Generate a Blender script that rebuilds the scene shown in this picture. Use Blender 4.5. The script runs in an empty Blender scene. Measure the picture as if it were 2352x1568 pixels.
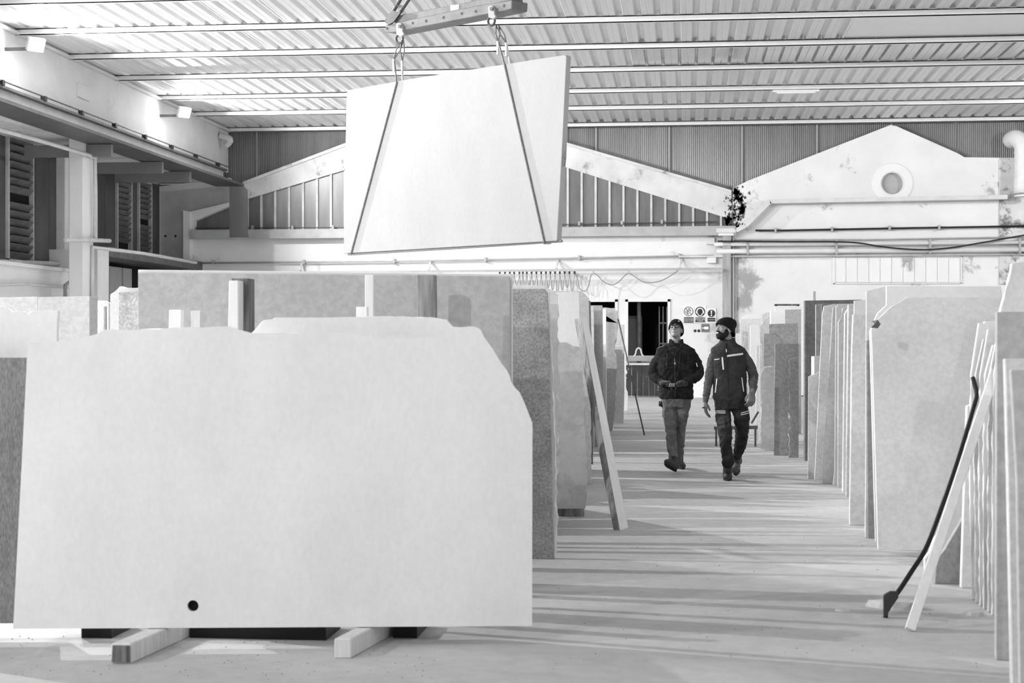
import bpy, bmesh, math, random
from mathutils import Vector, Matrix
random.seed(7)
SC = bpy.context.scene
COL = SC.collection

# ------------------------------------------------------------------ camera, world, lamps, exposure
F = 3700.0                      # focal length in pixels of the 2352 px frame
VPX, HOR, CH = 1575.0, 784.0, 1.58
TH = math.atan((VPX - 1176.0) / F)
CT, ST = math.cos(TH), math.sin(TH)
cam = bpy.data.cameras.new('camera')
cam.sensor_width = 36.0
cam.lens = F / 2352.0 * 36.0
cam.clip_end = 300
cam.dof.use_dof = True
cam.dof.focus_distance = 18.6
cam.dof.aperture_fstop = 4.5
co = bpy.data.objects.new('camera', cam)
COL.objects.link(co)
co.location = (0, 0, CH)
co.rotation_euler = (math.pi / 2, 0, TH)
SC.camera = co

w = bpy.data.worlds.new('world')
SC.world = w
w.use_nodes = True
bg = w.node_tree.nodes['Background']
bg.inputs[0].default_value = (1, 1, 1, 1)
bg.inputs[1].default_value = 0.2
SC.view_settings.view_transform = 'Standard'
SC.view_settings.look = 'None'
SC.view_settings.gamma = 1.0
SC.view_settings.use_curve_mapping = False
SC.view_settings.exposure = -0.24
try:
    SC.cycles.max_bounces = 8
    SC.cycles.diffuse_bounces = 5
    SC.cycles.caustics_reflective = False
    SC.cycles.caustics_refractive = False
    SC.cycles.sample_clamp_indirect = 6
except Exception:
    pass

XL, XW, XR, YB, YF = -13.6, -15.7, 14.0, 47.0, -12.0
ZD = 7.97                       # underside of the roof deck
LAMPS = [(XL + .8, 40.6, 7.45, 3800), (XL + .8, 31.0, 7.45, 5200), (XL + .8, 21.5, 7.5, 8500),
         (XL + .8, 12.0, 7.5, 5200), (XL + .8, 2.5, 7.5, 2600), (-8.0, -6.5, 7.3, 3300),
         (XR - .8, 38.0, 7.5, 1800), (XR - .8, 16.0, 7.5, 250),
         (XR - .8, 2.0, 7.5, 500), (3.0, -8.0, 7.3, 1300)]
for i, (x, y, z, p) in enumerate(LAMPS):
    L = bpy.data.lights.new('floodlight_beam', 'SPOT')
    L.energy = p * 1.0
    L.shadow_soft_size = 0.06
    L.spot_size = math.radians(180)
    L.spot_blend = .5
    o = bpy.data.objects.new('floodlight_beam', L)
    o.location = (x, y, z)
    d = Vector((-x, 6 if y < 0 else 0, -5.5)) if y < 0 else Vector((1 if x < 0 else -1, 0, -.05))
    o.rotation_euler = d.to_track_quat('-Z', 'Y').to_euler()
    COL.objects.link(o)
    L = bpy.data.lights.new('floodlight_spill', 'POINT')
    L.energy = p * .015
    L.shadow_soft_size = 0.14
    o = bpy.data.objects.new('floodlight_spill', L)
    o.location = (x, y, z)
    COL.objects.link(o)

L = bpy.data.lights.new('crane_floodlight', 'SPOT')     # lamp under the crane bridge, above the frame
L.energy = 3000; L.shadow_soft_size = .12; L.spot_size = math.radians(74); L.spot_blend = .7
o = bpy.data.objects.new('crane_floodlight', L); o.location = (-5.4, 21.7, 7.35)
o.rotation_euler = (Vector((1.0, 8.0, 0)) - Vector((-5.4, 21.7, 7.35))).to_track_quat('-Z', 'Y').to_euler()
COL.objects.link(o)

# ------------------------------------------------------------------ pixel -> place helpers
def ray(px, py):
    u = (px - 1176.0) / F
    v = (HOR - py) / F
    return (u * CT - ST, CT + u * ST, v)
def PY(px, py, Y):
    d = ray(px, py); t = Y / d[1]
    return Vector((d[0] * t, Y, CH + d[2] * t))
def PX(px, py, X):
    d = ray(px, py); t = X / d[0]
    return Vector((X, d[1] * t, CH + d[2] * t))
def PZ(px, py, Z=0.0):
    d = ray(px, py); t = (Z - CH) / d[2]
    return Vector((d[0] * t, d[1] * t, Z))

# ------------------------------------------------------------------ materials (all grey: the photograph is black and white)
def g(v): return (v, v, v, 1)
_mats = {}
def mat(name, v, rough=.6, metal=0, var=.06, scale=3.0, bump=0.0, bscale=60, emit=0, stretch=(1, 1, 1), speck=0.0, sscale=40,
        dirt=0.0, dscale=.8, dlo=.55, dhi=.75, dv=.2, spec=.3, det=4, near=None):
    if name in _mats: return _mats[name]
    m = bpy.data.materials.new(name)
    m.use_nodes = True
    nt = m.node_tree; N = nt.nodes; K = nt.links
    b = N['Principled BSDF']
    b.inputs['Roughness'].default_value = rough
    b.inputs['Metallic'].default_value = metal
    b.inputs['Specular IOR Level'].default_value = spec
    tc = N.new('ShaderNodeTexCoord')
    oi = N.new('ShaderNodeObjectInfo')
    add = N.new('ShaderNodeVectorMath'); add.operation = 'ADD'
    mul = N.new('ShaderNodeVectorMath'); mul.operation = 'SCALE'
    comb = N.new('ShaderNodeCombineXYZ')
    for k_ in range(3): K.new(oi.outputs['Random'], comb.inputs[k_])
    K.new(comb.outputs[0], mul.inputs[0]); mul.inputs['Scale'].default_value = 37.0
    K.new(tc.outputs['Object'], add.inputs[0]); K.new(mul.outputs[0], add.inputs[1])
    mp = N.new('ShaderNodeMapping'); mp.inputs['Scale'].default_value = stretch
    K.new(add.outputs[0], mp.inputs['Vector'])
    def noise(sc, d=det, r=.55):
        n = N.new('ShaderNodeTexNoise'); n.inputs['Scale'].default_value = sc
        n.inputs['Detail'].default_value = d; n.inputs['Roughness'].default_value = r
        K.new(mp.outputs[0], n.inputs['Vector']); return n
    n1 = noise(scale)
    rp = N.new('ShaderNodeMapRange')
    rp.inputs['From Min'].default_value = .3; rp.inputs['From Max'].default_value = .7
    rp.inputs['To Min'].default_value = v * (1 - var); rp.inputs['To Max'].default_value = min(.92, v * (1 + var))
    K.new(n1.outputs['Fac'], rp.inputs['Value'])
    cur = rp.outputs[0]
    if speck:
        n2 = noise(sscale, 2, .6)
        r2 = N.new('ShaderNodeMapRange')
        r2.inputs['From Min'].default_value = .35; r2.inputs['From Max'].default_value = .65
        r2.inputs['To Min'].default_value = 1 - speck; r2.inputs['To Max'].default_value = 1 + speck
        K.new(n2.outputs['Fac'], r2.inputs['Value'])
        mm = N.new('ShaderNodeMath'); mm.operation = 'MULTIPLY'
        K.new(cur, mm.inputs[0]); K.new(r2.outputs[0], mm.inputs[1]); cur = mm.outputs[0]
    if dirt:
        n3 = noise(dscale, 8, .68)
        n3o = n3.outputs['Fac']
        if near:                       # heavier weathering close to a drainpipe or column at world x = near[0]
            ge = N.new('ShaderNodeNewGeometry'); sx = N.new('ShaderNodeSeparateXYZ'); K.new(ge.outputs['Position'], sx.inputs[0])
            for x0, wd, bo in near:
                sb = N.new('ShaderNodeMath'); sb.operation = 'SUBTRACT'; K.new(sx.outputs[0], sb.inputs[0]); sb.inputs[1].default_value = x0
                ab = N.new('ShaderNodeMath'); ab.operation = 'ABSOLUTE'; K.new(sb.outputs[0], ab.inputs[0])
                mr = N.new('ShaderNodeMapRange'); mr.inputs['From Min'].default_value = 0; mr.inputs['From Max'].default_value = wd; mr.inputs['To Min'].default_value = bo; mr.inputs['To Max'].default_value = 0
                K.new(ab.outputs[0], mr.inputs['Value'])
                ad = N.new('ShaderNodeMath'); ad.operation = 'ADD'; K.new(n3o, ad.inputs[0]); K.new(mr.outputs[0], ad.inputs[1]); n3o = ad.outputs[0]
        r3 = N.new('ShaderNodeMapRange'); r3.interpolation_type = 'SMOOTHSTEP'
        r3.inputs['From Min'].default_value = dlo; r3.inputs['From Max'].default_value = dhi
        r3.inputs['To Min'].default_value = 0; r3.inputs['To Max'].default_value = dirt
        K.new(n3o, r3.inputs['Value'])
        mx = N.new('ShaderNodeMix'); mx.data_type = 'FLOAT'
        K.new(r3.outputs[0], mx.inputs[0]); K.new(cur, mx.inputs[2]); mx.inputs[3].default_value = dv
        cur = mx.outputs[0]
    cc = N.new('ShaderNodeCombineColor')
    for k_ in range(3): K.new(cur, cc.inputs[k_])
    K.new(cc.outputs[0], b.inputs['Base Color'])
    if bump:
        nb = noise(bscale, 4, .6)
        bp = N.new('ShaderNodeBump'); bp.inputs['Strength'].default_value = bump; bp.inputs['Distance'].default_value = .01
        K.new(nb.outputs['Fac'], bp.inputs['Height']); K.new(bp.outputs[0], b.inputs['Normal'])
    if emit:
        b.inputs['Emission Color'].default_value = (1, 1, 1, 1)
        b.inputs['Emission Strength'].default_value = emit
    _mats[name] = m
    return m

ST_WHITE = mat('stone_white', .78, .55, var=.05, scale=2.2, speck=.02, sscale=35, dirt=.12, dscale=5, dlo=.62, dhi=.8, dv=.45, stretch=(1, 1, .6))
ST_PALE = mat('stone_pale', .70, .55, var=.07, scale=2.5, speck=.05, sscale=28, dirt=.15, dscale=4, dlo=.62, dhi=.75, dv=.35)
ST_LIGHT = mat('stone_light', .62, .55, var=.08, scale=3, speck=.08, sscale=26, dirt=.2, dscale=4, dlo=.62, dhi=.78, dv=.3)
ST_GREY = mat('stone_grey', .43, .55, var=.06, scale=3, speck=.09, sscale=22, dirt=.35, dscale=7, dlo=.62, dhi=.72, dv=.62)
ST_MID = mat('stone_mid', .31, .55, var=.08, scale=3, speck=.12, sscale=24, dirt=.25, dscale=6, dlo=.6, dhi=.75, dv=.45)
ST_DARK = mat('stone_dark', .17, .5, var=.12, scale=3, speck=.15, sscale=24)
ST_SPECK = mat('stone_speckled', .34, .6, var=.18, scale=9, speck=.22, sscale=60, det=6)
ST_VEIN = mat('stone_veined', .55, .5, var=.12, scale=1.6, speck=.06, sscale=20, dirt=.45, dscale=2.6, dlo=.52, dhi=.56, dv=.72)
NETTED = mat('netted_stone', .24, .85, var=.1, scale=2, speck=.3, sscale=16, stretch=(14, 14, 2), bump=.4, bscale=40)
WOOD_L = mat('wood_pale', .66, .7, var=.12, scale=5, stretch=(8, 8, .7), dirt=.3, dscale=3, dlo=.6, dhi=.7, dv=.4)
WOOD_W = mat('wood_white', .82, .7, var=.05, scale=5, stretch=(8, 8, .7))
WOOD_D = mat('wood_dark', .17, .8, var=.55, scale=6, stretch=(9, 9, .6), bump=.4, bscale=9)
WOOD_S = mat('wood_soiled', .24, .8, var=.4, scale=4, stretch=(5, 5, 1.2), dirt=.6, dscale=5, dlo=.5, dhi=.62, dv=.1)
ROOF = mat('roof_metal', .74, .38, var=.05, scale=.8, spec=.5, stretch=(1, .15, 1))
ROOF2 = mat('roof_translucent', .52, .18, var=.06, scale=.8, spec=.6)
SKYL = mat('roof_white_panel', .92, .5, var=.02)
PURL = mat('purlin_paint', .80, .4, var=.03)
PLAS = mat('plaster_white', .80, .8, var=.05, scale=1.2, bump=.25, bscale=25, dirt=.55, dscale=.9, dlo=.60, dhi=.76, dv=.35, stretch=(1, 1, .6))
PLAS_C = mat('plaster_clean', .80, .8, var=.04, scale=.8, bump=.15, bscale=25, dirt=.35, dscale=.6, dlo=.63, dhi=.8, dv=.42)
PLAS_S = mat('plaster_stained', .66, .85, var=.15, scale=1.5, bump=.4, bscale=25, dirt=.95, dscale=1.6, dlo=.49, dhi=.62, dv=.13)
CONC = mat('concrete_beam', .62, .8, var=.12, scale=1.6, bump=.25, bscale=30, dirt=.8, dscale=1.5, dlo=.55, dhi=.68, dv=.2)
GIRD = mat('girder_concrete', .62, .8, var=.07, scale=.9, bump=.2, bscale=22, dirt=.5, dscale=.7, dlo=.56, dhi=.72, dv=.45, stretch=(1, 1, 1.6))
MOLD = mat('mold_patch', .12, .95, var=.5, scale=6)
CLAD = mat('cladding_sheet', .155, .32, var=.22, scale=.9, stretch=(4, 1, .35), spec=.5)
GLAZ_D = mat('dirty_glazing', .075, .4, var=.3, scale=1.0, stretch=(3, 1, .5))
GLAZ = mat('old_glazing', .13, .35, var=.35, scale=1.0, stretch=(3, 1, .5), spec=.5)
MULL = mat('mullion_paint', .55, .6, var=.15)
STEEL = mat('steel_grey', .40, .5, var=.12, scale=3)
STEEL_L = mat('steel_pale', .62, .5, var=.1, scale=3)
STEEL_D = mat('steel_dark', .10, .5, var=.3, scale=5)
BEAMSTEEL = mat('lifting_beam_steel', .19, .5, var=.2, scale=5, dirt=.6, dscale=7, dlo=.5, dhi=.62, dv=.14)
BLACK = mat('shadow_black', .012, .5, var=.1)
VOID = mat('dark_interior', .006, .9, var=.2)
PIPE = mat('pipe_white', .74, .45, var=.05)
CABLE = mat('wire_rope', .22, .5, var=.3, scale=60, bump=.5, bscale=160)
CHROME = mat('galvanised', .62, .3, metal=.6, var=.1, scale=20)
FLOOR = mat('floor_concrete', .50, .62, var=.10, scale=.7, bump=.12, bscale=18, speck=.05, sscale=9, dirt=.3, dscale=2.2, dlo=.62, dhi=.75, dv=.28, spec=.25)
GREYP = mat('sign_grey', .035, .5, var=.02)
WHITEP = mat('sign_white', .84, .5, var=.01)
LAMPM = mat('lamp_glass', .9, .3, emit=14)

# ------------------------------------------------------------------ object helpers
ORG = {}
def link(o): COL.objects.link(o); return o
def tag(o, label=None, cat=None, group=None, kind=None):
    if label: o['label'] = label
    if cat: o['category'] = cat
    if group: o['group'] = group
    if kind: o['kind'] = kind
    elif cat: o['kind'] = 'thing'
    return o
def root(name, loc, label=None, cat=None, group=None, kind=None):
    o = link(bpy.data.objects.new(name, None))
    o.empty_display_size = .1
    o.location = loc
    ORG[o.name] = Vector(loc)
    return tag(o, label, cat, group, kind)
def mk(name, verts, faces, m, parent=None, smooth=False, bevel=0, label=None, cat=None, group=None, kind=None, origin=None):
    if parent is not None: org = ORG[parent.name]
    elif origin is not None: org = Vector(origin)
    else:
        xs = [v[0] for v in verts]; ys = [v[1] for v in verts]; zs = [v[2] for v in verts]
        org = Vector(((min(xs) + max(xs)) / 2, (min(ys) + max(ys)) / 2, min(zs)))
    me = bpy.data.meshes.new(name)
    me.from_pydata([tuple(Vector(v) - org) for v in verts], [], faces)
    me.materials.append(m)
    bm = bmesh.new(); bm.from_mesh(me)
    bmesh.ops.recalc_face_normals(bm, faces=bm.faces)
    bm.to_mesh(me); bm.free()
    if smooth:
        for p in me.polygons: p.use_smooth = True
    o = link(bpy.data.objects.new(name, me))
    if parent is not None:
        o.parent = parent
        ORG[o.name] = org
    else:
        o.location = org
        ORG[o.name] = org
    if bevel:
        b = o.modifiers.new('bevel', 'BEVEL'); b.width = bevel; b.segments = 1; b.limit_method = 'ANGLE'; b.angle_limit = math.radians(50)
    return tag(o, label, cat, group, kind)

class G:
    """collects geometry for one mesh"""
    def __init__(s): s.v = []; s.f = []
    def add(s, v, f):
        n = len(s.v); s.v += [tuple(p) for p in v]; s.f += [tuple(i + n for i in q) for q in f]; return s
    def box(s, a, b):
        x0, x1 = sorted((a[0], b[0])); y0, y1 = sorted((a[1], b[1])); z0, z1 = sorted((a[2], b[2]))
        return s.add([(x0, y0, z0), (x1, y0, z0), (x1, y1, z0), (x0, y1, z0), (x0, y0, z1), (x1, y0, z1), (x1, y1, z1), (x0, y1, z1)],
                     [(0, 3, 2, 1), (4, 5, 6, 7), (0, 1, 5, 4), (1, 2, 6, 5), (2, 3, 7, 6), (3, 0, 4, 7)])
    def bar(s, p, q, wd, ht, up=(0, 0, 1)):
        p, q = Vector(p), Vector(q); d = (q - p).normalized(); u = Vector(up)
        r = d.cross(u)
        if r.length < 1e-4: r = d.cross(Vector((0, 1, 0)))
        r.normalize(); u = r.cross(d).normalized()
        V = []
        for c in (p, q):
            for a_, b_ in ((-1, -1), (1, -1), (1, 1), (-1, 1)): V.append(c + r * (a_ * wd / 2) + u * (b_ * ht / 2))
        return s.add(V, [(0, 3, 2, 1), (4, 5, 6, 7), (0, 1, 5, 4), (1, 2, 6, 5), (2, 3, 7, 6), (3, 0, 4, 7)])
    def tube(s, pts, r, n=8, cap=True):
        pts = [Vector(p) for p in pts]
        rr = r if isinstance(r, (list, tuple)) else [r] * len(pts)
        V = []; prev = None
        for i, p in enumerate(pts):
            d = (pts[min(i + 1, len(pts) - 1)] - pts[max(i - 1, 0)]).normalized()
            if prev is None:
                a = d.orthogonal().normalized()
            else:
                a = (prev - d * prev.dot(d))
                a = a.normalized() if a.length > 1e-5 else d.orthogonal().normalized()
            prev = a; b = d.cross(a)
            for k in range(n):
                t = 2 * math.pi * k / n
                V.append(p + (a * math.cos(t) + b * math.sin(t)) * rr[i])
        Fc = []
        for i in range(len(pts) - 1):
            for k in range(n):
                k2 = (k + 1) % n
                Fc.append((i * n + k, i * n + k2, (i + 1) * n + k2, (i + 1) * n + k))
        if cap:
            Fc.append(tuple(range(n - 1, -1, -1))); Fc.append(tuple((len(pts) - 1) * n + k for k in range(n)))
        return s.add(V, Fc)
    def prism(s, pts, back):
        """polygon pts (3-D) extruded by the vector back"""
        n = len(pts); b = Vector(back)
        V = [Vector(p) for p in pts] + [Vector(p) + b for p in pts]
        return s.add(V, [tuple(range(n)), tuple(range(2 * n - 1, n - 1, -1))] + [(i, (i + 1) % n, n + (i + 1) % n, n + i) for i in range(n)])
    def disc(s, c, nrm, r, t=.004, n=24):
        nrm = Vector(nrm).normalized(); a = nrm.orthogonal().normalized(); b = nrm.cross(a)
        return s.prism([Vector(c) + (a * math.cos(2 * math.pi * k / n) + b * math.sin(2 * math.pi * k / n)) * r for k in range(n)], -nrm * t)
    def ball(s, c, r, nu=12, nv=8, rot=None):
        rx, ry, rz = (r, r, r) if not isinstance(r, (tuple, list)) else r
        V = []; c = Vector(c)
        for j in range(1, nv):
            ph = math.pi * j / nv
            for k in range(nu):
                t = 2 * math.pi * k / nu
                p = Vector((rx * math.sin(ph) * math.cos(t), ry * math.sin(ph) * math.sin(t), rz * math.cos(ph)))
                if rot: p = rot @ p
                V.append(c + p)
        top = Vector((0, 0, rz)); bot = Vector((0, 0, -rz))
        if rot: top = rot @ top; bot = rot @ bot
        V += [c + top, c + bot]
        Fc = []
        for j in range(nv - 2):
            for k in range(nu):
                k2 = (k + 1) % nu
                Fc.append((j * nu + k, (j + 1) * nu + k, (j + 1) * nu + k2, j * nu + k2))
        T, B = (nv - 1) * nu, (nv - 1) * nu + 1
        for k in range(nu):
            k2 = (k + 1) % nu
            Fc.append((T, k, k2)); Fc.append((B, (nv - 2) * nu + k2, (nv - 2) * nu + k))
        return s.add(V, Fc)
    def mk(s, name, m, parent=None, **kw): return mk(name, s.v, s.f, m, parent, **kw)


def smoothline(pts, n=6):
    """Catmull-Rom through 3-D points"""
    P_ = [Vector(p) for p in pts]; out = []
    for i in range(len(P_) - 1):
        p0 = P_[max(i - 1, 0)]; p1 = P_[i]; p2 = P_[i + 1]; p3 = P_[min(i + 2, len(P_) - 1)]
        for k in range(n):
            t = k / n
            out.append(.5 * ((2 * p1) + (p2 - p0) * t + (2 * p0 - 5 * p1 + 4 * p2 - p3) * t * t + (3 * p1 - p0 - 3 * p2 + p3) * t ** 3))
    out.append(P_[-1])
    return out

# ------------------------------------------------------------------ the setting: floor, roof, walls
gg = G(); gg.box((XW - .3, YF, -.2), (XR + .3, YB + .3, 0))
gg.mk('floor', FLOOR, kind='structure')

ceil = root('ceiling', (0, 20, ZD), kind='structure')
ZP = PY(1300, 292, YB - .15)[2]             # underside of the purlins
def y_at(py):                               # distance of a purlin seen at height py, x = 1300
    d = ray(1300, py); return d[1] * (ZP - CH) / d[2]
PURY = [y_at(p) for p in (54, 115, 167, 215, 254)] + [YB - .15]
step = PURY[1] - PURY[0]
allp = [PURY[0] - step * k for k in range(13, 0, -1)] + PURY
ZD = ZP + .135
for y in allp:
    a = G()
    a.box((XL, y, ZP), (XR, y + .03, ZP + .13)); a.box((XL, y, ZP), (XR, y + .09, ZP + .018)); a.box((XL, y, ZP + .112), (XR, y + .09, ZP + .13))
    a.mk('purlin', PURL, ceil)
PITCH = .375
def sheet_mesh(name, y0, y1, n=3, low=.225, rise=.075, web=.035, m=None):
    V = []; Fc = []; xs = []
    for k in range(n):
        b = k * PITCH
        top = PITCH - low - 2 * web
        xs += [(b, 0), (b + low / 2 - .012, 0), (b + low / 2, .008), (b + low / 2 + .012, 0), (b + low, 0), (b + low + web, rise), (b + low + web + top, rise)]
    xs.append((n * PITCH, 0)); xs.append((n * PITCH + .02, -.004))
    for (x, z) in xs: V += [(x, y0, z), (x, y1, z)]
    for i in range(len(xs) - 1): Fc.append((2 * i, 2 * i + 2, 2 * i + 3, 2 * i + 1))
    me = bpy.data.meshes.new(name); me.from_pydata(V, [], Fc); me.materials.append(m or ROOF)
    return me
rows = [(YF, PURY[1]), (PURY[1], PURY[2]), (PURY[2], PURY[3]), (PURY[3], YB + .2)]
# purlin index: gap between purlins 1/2 holds white panel on the right, between 2/3 the glossy clear sheets
rows = [(YF, PURY[0] + .02), (PURY[0] + .02, PURY[1] + .02), (PURY[1] + .02, PURY[2] + .02), (PURY[2] + .02, YB + .2)]
msh = [sheet_mesh('roof_sheet', a, b) for a, b in rows]
msh_g = sheet_mesh('roof_sheet', rows[2][0], rows[2][1], low=.30, web=.015, m=ROOF2)
msh_w = bpy.data.meshes.new('roof_sheet')
msh_w.from_pydata([(0, rows[1][0], .02), (1.125, rows[1][0], .02), (1.125, rows[1][1], .02), (0, rows[1][1], .02)], [], [(0, 1, 2, 3)])
msh_w.materials.append(SKYL)
x = XL
XSK = PY(1893, 75, (rows[1][0] + rows[1][1]) / 2)[0]
XGL = PY(1415, 140, (rows[2][0] + rows[2][1]) / 2)[0]
while x < XR - .2:
    for r_ in range(4):
        me = msh[r_]
        if r_ == 1 and x > XSK - .6: me = msh_w
        if r_ == 2 and x > XGL - .6: me = msh_g
        o = link(bpy.data.objects.new('roof_sheet', me)); o.parent = ceil
        o.location = (x - 0, -20, ZD - 7.97 + 0)
    x += 3 * PITCH
# a fluorescent batten under a purlin
a = G(); p = PY(1775, 212, PURY[3] + .02); q = PY(1882, 210, PURY[3] + .02); p[2] = q[2] = ZP - .025
L_ = root('batten_light', p, 'thin white fluorescent batten under the roof purlin', 'light')
a.bar(p, q, .09, .05); a.mk('housing', PIPE, L_)
b = G(); b.tube([p + Vector((.1, 0, -.04)), q + Vector((-.1, 0, -.04))], .018); b.mk('tube', WHITEP, L_)

# left side: recessed outer wall, girder, soffit, pillars
gz0 = PY(522, 397, YB)[2]
a = G(); a.box((XL - .35, YF, gz0), (XL, YB, ZD)); a.mk('beam_left', GIRD, kind='structure')
a = G(); a.box((XL - .02, YF, ZD - .13), (XL + .10, YB, ZD - .07)); a.mk('trim_1', GIRD, kind='structure')
zs = PY(368, 422, YB)[2]
a = G(); a.box((XW, YF, zs), (XL - .35, YB, zs + .25)); a.mk('soffit_left', CONC, kind='structure')
a = G(); a.box((XW - .3, YF, 0), (XW, YB, 7.9)); a.mk('wall_left', PLAS, kind='structure')
a = G(); a.box((XR, YF, 0), (XR + .3, YB, 8.1)); a.mk('wall_right', PLAS_C, kind='structure')
# low plastered parapet on the left, with a sill ledge
p0 = PX(172, 622, XW + .75)
a = G(); a.box((XW, YF, 0), (XW + .75, p0[1], p0[2] - .05)); a.mk('wall_left_low', PLAS_C, kind='structure')
a = G(); a.box((XW, YF, p0[2] - .05), (XW + .82, p0[1] + .05, p0[2] + .03)); a.mk('trim_2', PLAS_C, kind='structure')
# pillars
def pillar(name, pxa, pxb, X1, X0=XW, ztop=None, m=PLAS):
    ya = PX(pxa, 700, X1)[1]; yb = PX(pxb, 700, X1)[1]
    a = G(); a.box((X0, ya, 0), (X1, yb, ztop or zs)); return a.mk(name, m, kind='structure', bevel=.02)
pillar('pillar', 191, 215, XL - .3, X0=XL - .65, m=PLAS_C)
p1 = pillar('pillar', 150, 176, XW + .3)
# upper windows of the left wall: corrugated clear sheets and louvre windows
def leftpanel(pxa, pxb, pyt, pyb, name='corrugated_panel', m=GLAZ_D, par=None):
    A = PX(pxa, pyt, XW + .05); B = PX(pxb, pyt, XW + .05); Z1 = A[2]; Z0 = PX(pxa, pyb, XW + .05)[2]
    n = max(4, int((B[1] - A[1]) / .09)); V = []; Fc = []
    for i in range(n * 2 + 1):
        y = A[1] + (B[1] - A[1]) * i / (n * 2); x = XW + .05 + (.025 if i % 2 else 0)
        V += [(x, y, Z0), (x, y, Z1)]
    for i in range(n * 2): Fc.append((2 * i, 2 * i + 2, 2 * i + 3, 2 * i + 1))
    return mk(name, V, Fc, m, par)
WL = root('window_1', (XW, 35, 3.4), kind='structure')
for a_, b_, t_, bo in ((-10, 12, 298, 598), (75, 112, 310, 602), (113, 150, 322, 604)):
    leftpanel(a_, b_, t_, bo, par=WL)
WF = root('window_2', (XW, 43, 3.4), kind='structure')
for a_, b_, t_, bo in ((216, 240, 385, 575), (241, 267, 393, 582), (300, 317, 402, 590), (346, 366, 420, 600)):
    leftpanel(a_, b_, t_, bo, par=WF)
def louvre(name, pxa, pxb, pyt, pyb, n, dark):
    A = PX(pxa, pyt, XW + .1); B = PX(pxb, pyt, XW + .1); Z0 = PX(pxa, pyb, XW + .1)[2]; Z1 = A[2]
    R = root(name, (XW + .1, A[1], Z0), kind='structure')
    f = G(); wq = .05
    f.box((XW, A[1], Z0), (XW + .14, A[1] + wq * 1.3, Z1)); f.box((XW, B[1] - wq, Z0), (XW + .14, B[1], Z1))
    f.box((XW, A[1], Z0), (XW + .14, B[1], Z0 + wq)); f.box((XW, A[1], Z1 - wq), (XW + .14, B[1], Z1))
    f.mk('window_frame', MULL, R)
    v = G(); v.box((XW, A[1], Z0), (XW + .03, B[1], Z1)); v.mk('window_opening', VOID, R)
    h = (Z1 - Z0 - .1) / n
    for i in range(n):
        if i in dark: continue
        z = Z0 + .05 + h * i
        s_ = G(); s_.bar((XW + .09, A[1] + .08, z + h / 2), (XW + .09, B[1] - .07, z + h / 2), .02, h * .98, up=(.9, 0, 1))
        s_.mk('slat', mat('louvre_glass', .14, .4, var=.3, scale=2.5, stretch=(1, 1, 4)), R)
louvre('window_3', 16, 75, 302, 598, 15, (7, ))
louvre('window_4', 267, 301, 396, 585, 14, (1, ))
louvre('window_5', 317, 347, 412, 590, 14, (6, ))
# annex under the far bay: post, dark canopy, doorway
a = G(); P0 = PX(224, 700, XW + 1.3); P1 = PX(250, 700, XW + 1.3)
a.box((XW, P0[1], 0), (XW + 1.3, P1[1], PX(224, 572, XW + 1.3)[2])); a.mk('wall_annex', PLAS, kind='structure')
a = G(); zc = PX(300, 596, XW + 1.3)[2]
a.box((XW, P1[1], zc), (XW + 1.3, YB, zc + .25)); a.mk('trim_3', STEEL_D, kind='structure')
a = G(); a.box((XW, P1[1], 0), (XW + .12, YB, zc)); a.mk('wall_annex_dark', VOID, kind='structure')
D_ = root('door_1', (XW + .2, 42, 0), kind='structure')
for a_, b_ in ((252, 280), (283, 303)):
    A = PX(a_, 700, XW + .4); B = PX(b_, 700, XW + .4)
    q = G(); q.box((XW + .3, A[1], 0), (XW + .4, B[1], zc - .12)); q.mk('door_leaf', mat('door_paint', .36, .6, var=.08), D_, bevel=.01)

# back wall ------------------------------------------------------------------
def face(poly, Y, t, name, m, parent=None, bevel=0, kind=None, **kw):
    a = G(); a.prism([PY(x, y, Y) for x, y in poly], (0, t, 0)); return a.mk(name, m, parent, bevel=bevel, kind=kind, **kw)
zrail = PY(1300, 535, YB)[2]
a = G()
xs_ = [XW, XR]
Wb = root('wall_back', (0, YB, 0), kind='structure')
# masonry with two real doorways
def X_(px): return PY(px, 700, YB)[0]
def Z_(py, px=1500): return PY(px, py, YB)[2]
dl, dr, dt = X_(1441), X_(1535), Z_(691)
el, er, et = X_(1330), X_(1414), Z_(691)
a.box((XW, YB, 0), (el, YB + .3, zrail)); a.box((er, YB, 0), (dl, YB + .3, zrail)); a.box((dr, YB, 0), (X_(1683), YB + .3, zrail))
a.box((el, YB, et), (er, YB + .3, zrail)); a.box((dl, YB, dt), (dr, YB + .3, zrail))
a.mk('masonry', mat('masonry_plaster', .74, .8, var=.05, scale=.8, bump=.2, bscale=25, dirt=.6, dscale=1.4, dlo=.61, dhi=.76, dv=.3, det=8, near=[(X_(1672), 1.1, .14), (X_(445), 2.0, .07)]), Wb)
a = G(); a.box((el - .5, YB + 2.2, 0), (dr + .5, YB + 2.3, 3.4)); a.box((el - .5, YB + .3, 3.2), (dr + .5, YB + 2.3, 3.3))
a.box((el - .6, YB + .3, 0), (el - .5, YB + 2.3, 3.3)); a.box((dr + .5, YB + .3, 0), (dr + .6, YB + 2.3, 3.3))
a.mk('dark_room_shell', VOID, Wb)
def doorframe(n_, l, r, t):
    R = root(n_, (l, YB, 0), kind='structure'); f = G()
    f.box((l - .06, YB - .04, 0), (l + .02, YB + .2, t + .05)); f.box((r - .02, YB - .04, 0), (r + .06, YB + .2, t + .05)); f.box((l - .06, YB - .04, t - .02), (r + .06, YB + .2, t + .06))
    f.mk('door_frame', PIPE, R); return R
DR = doorframe('door_2', dl, dr, dt); doorframe('door_3', el, er, et)
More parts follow.
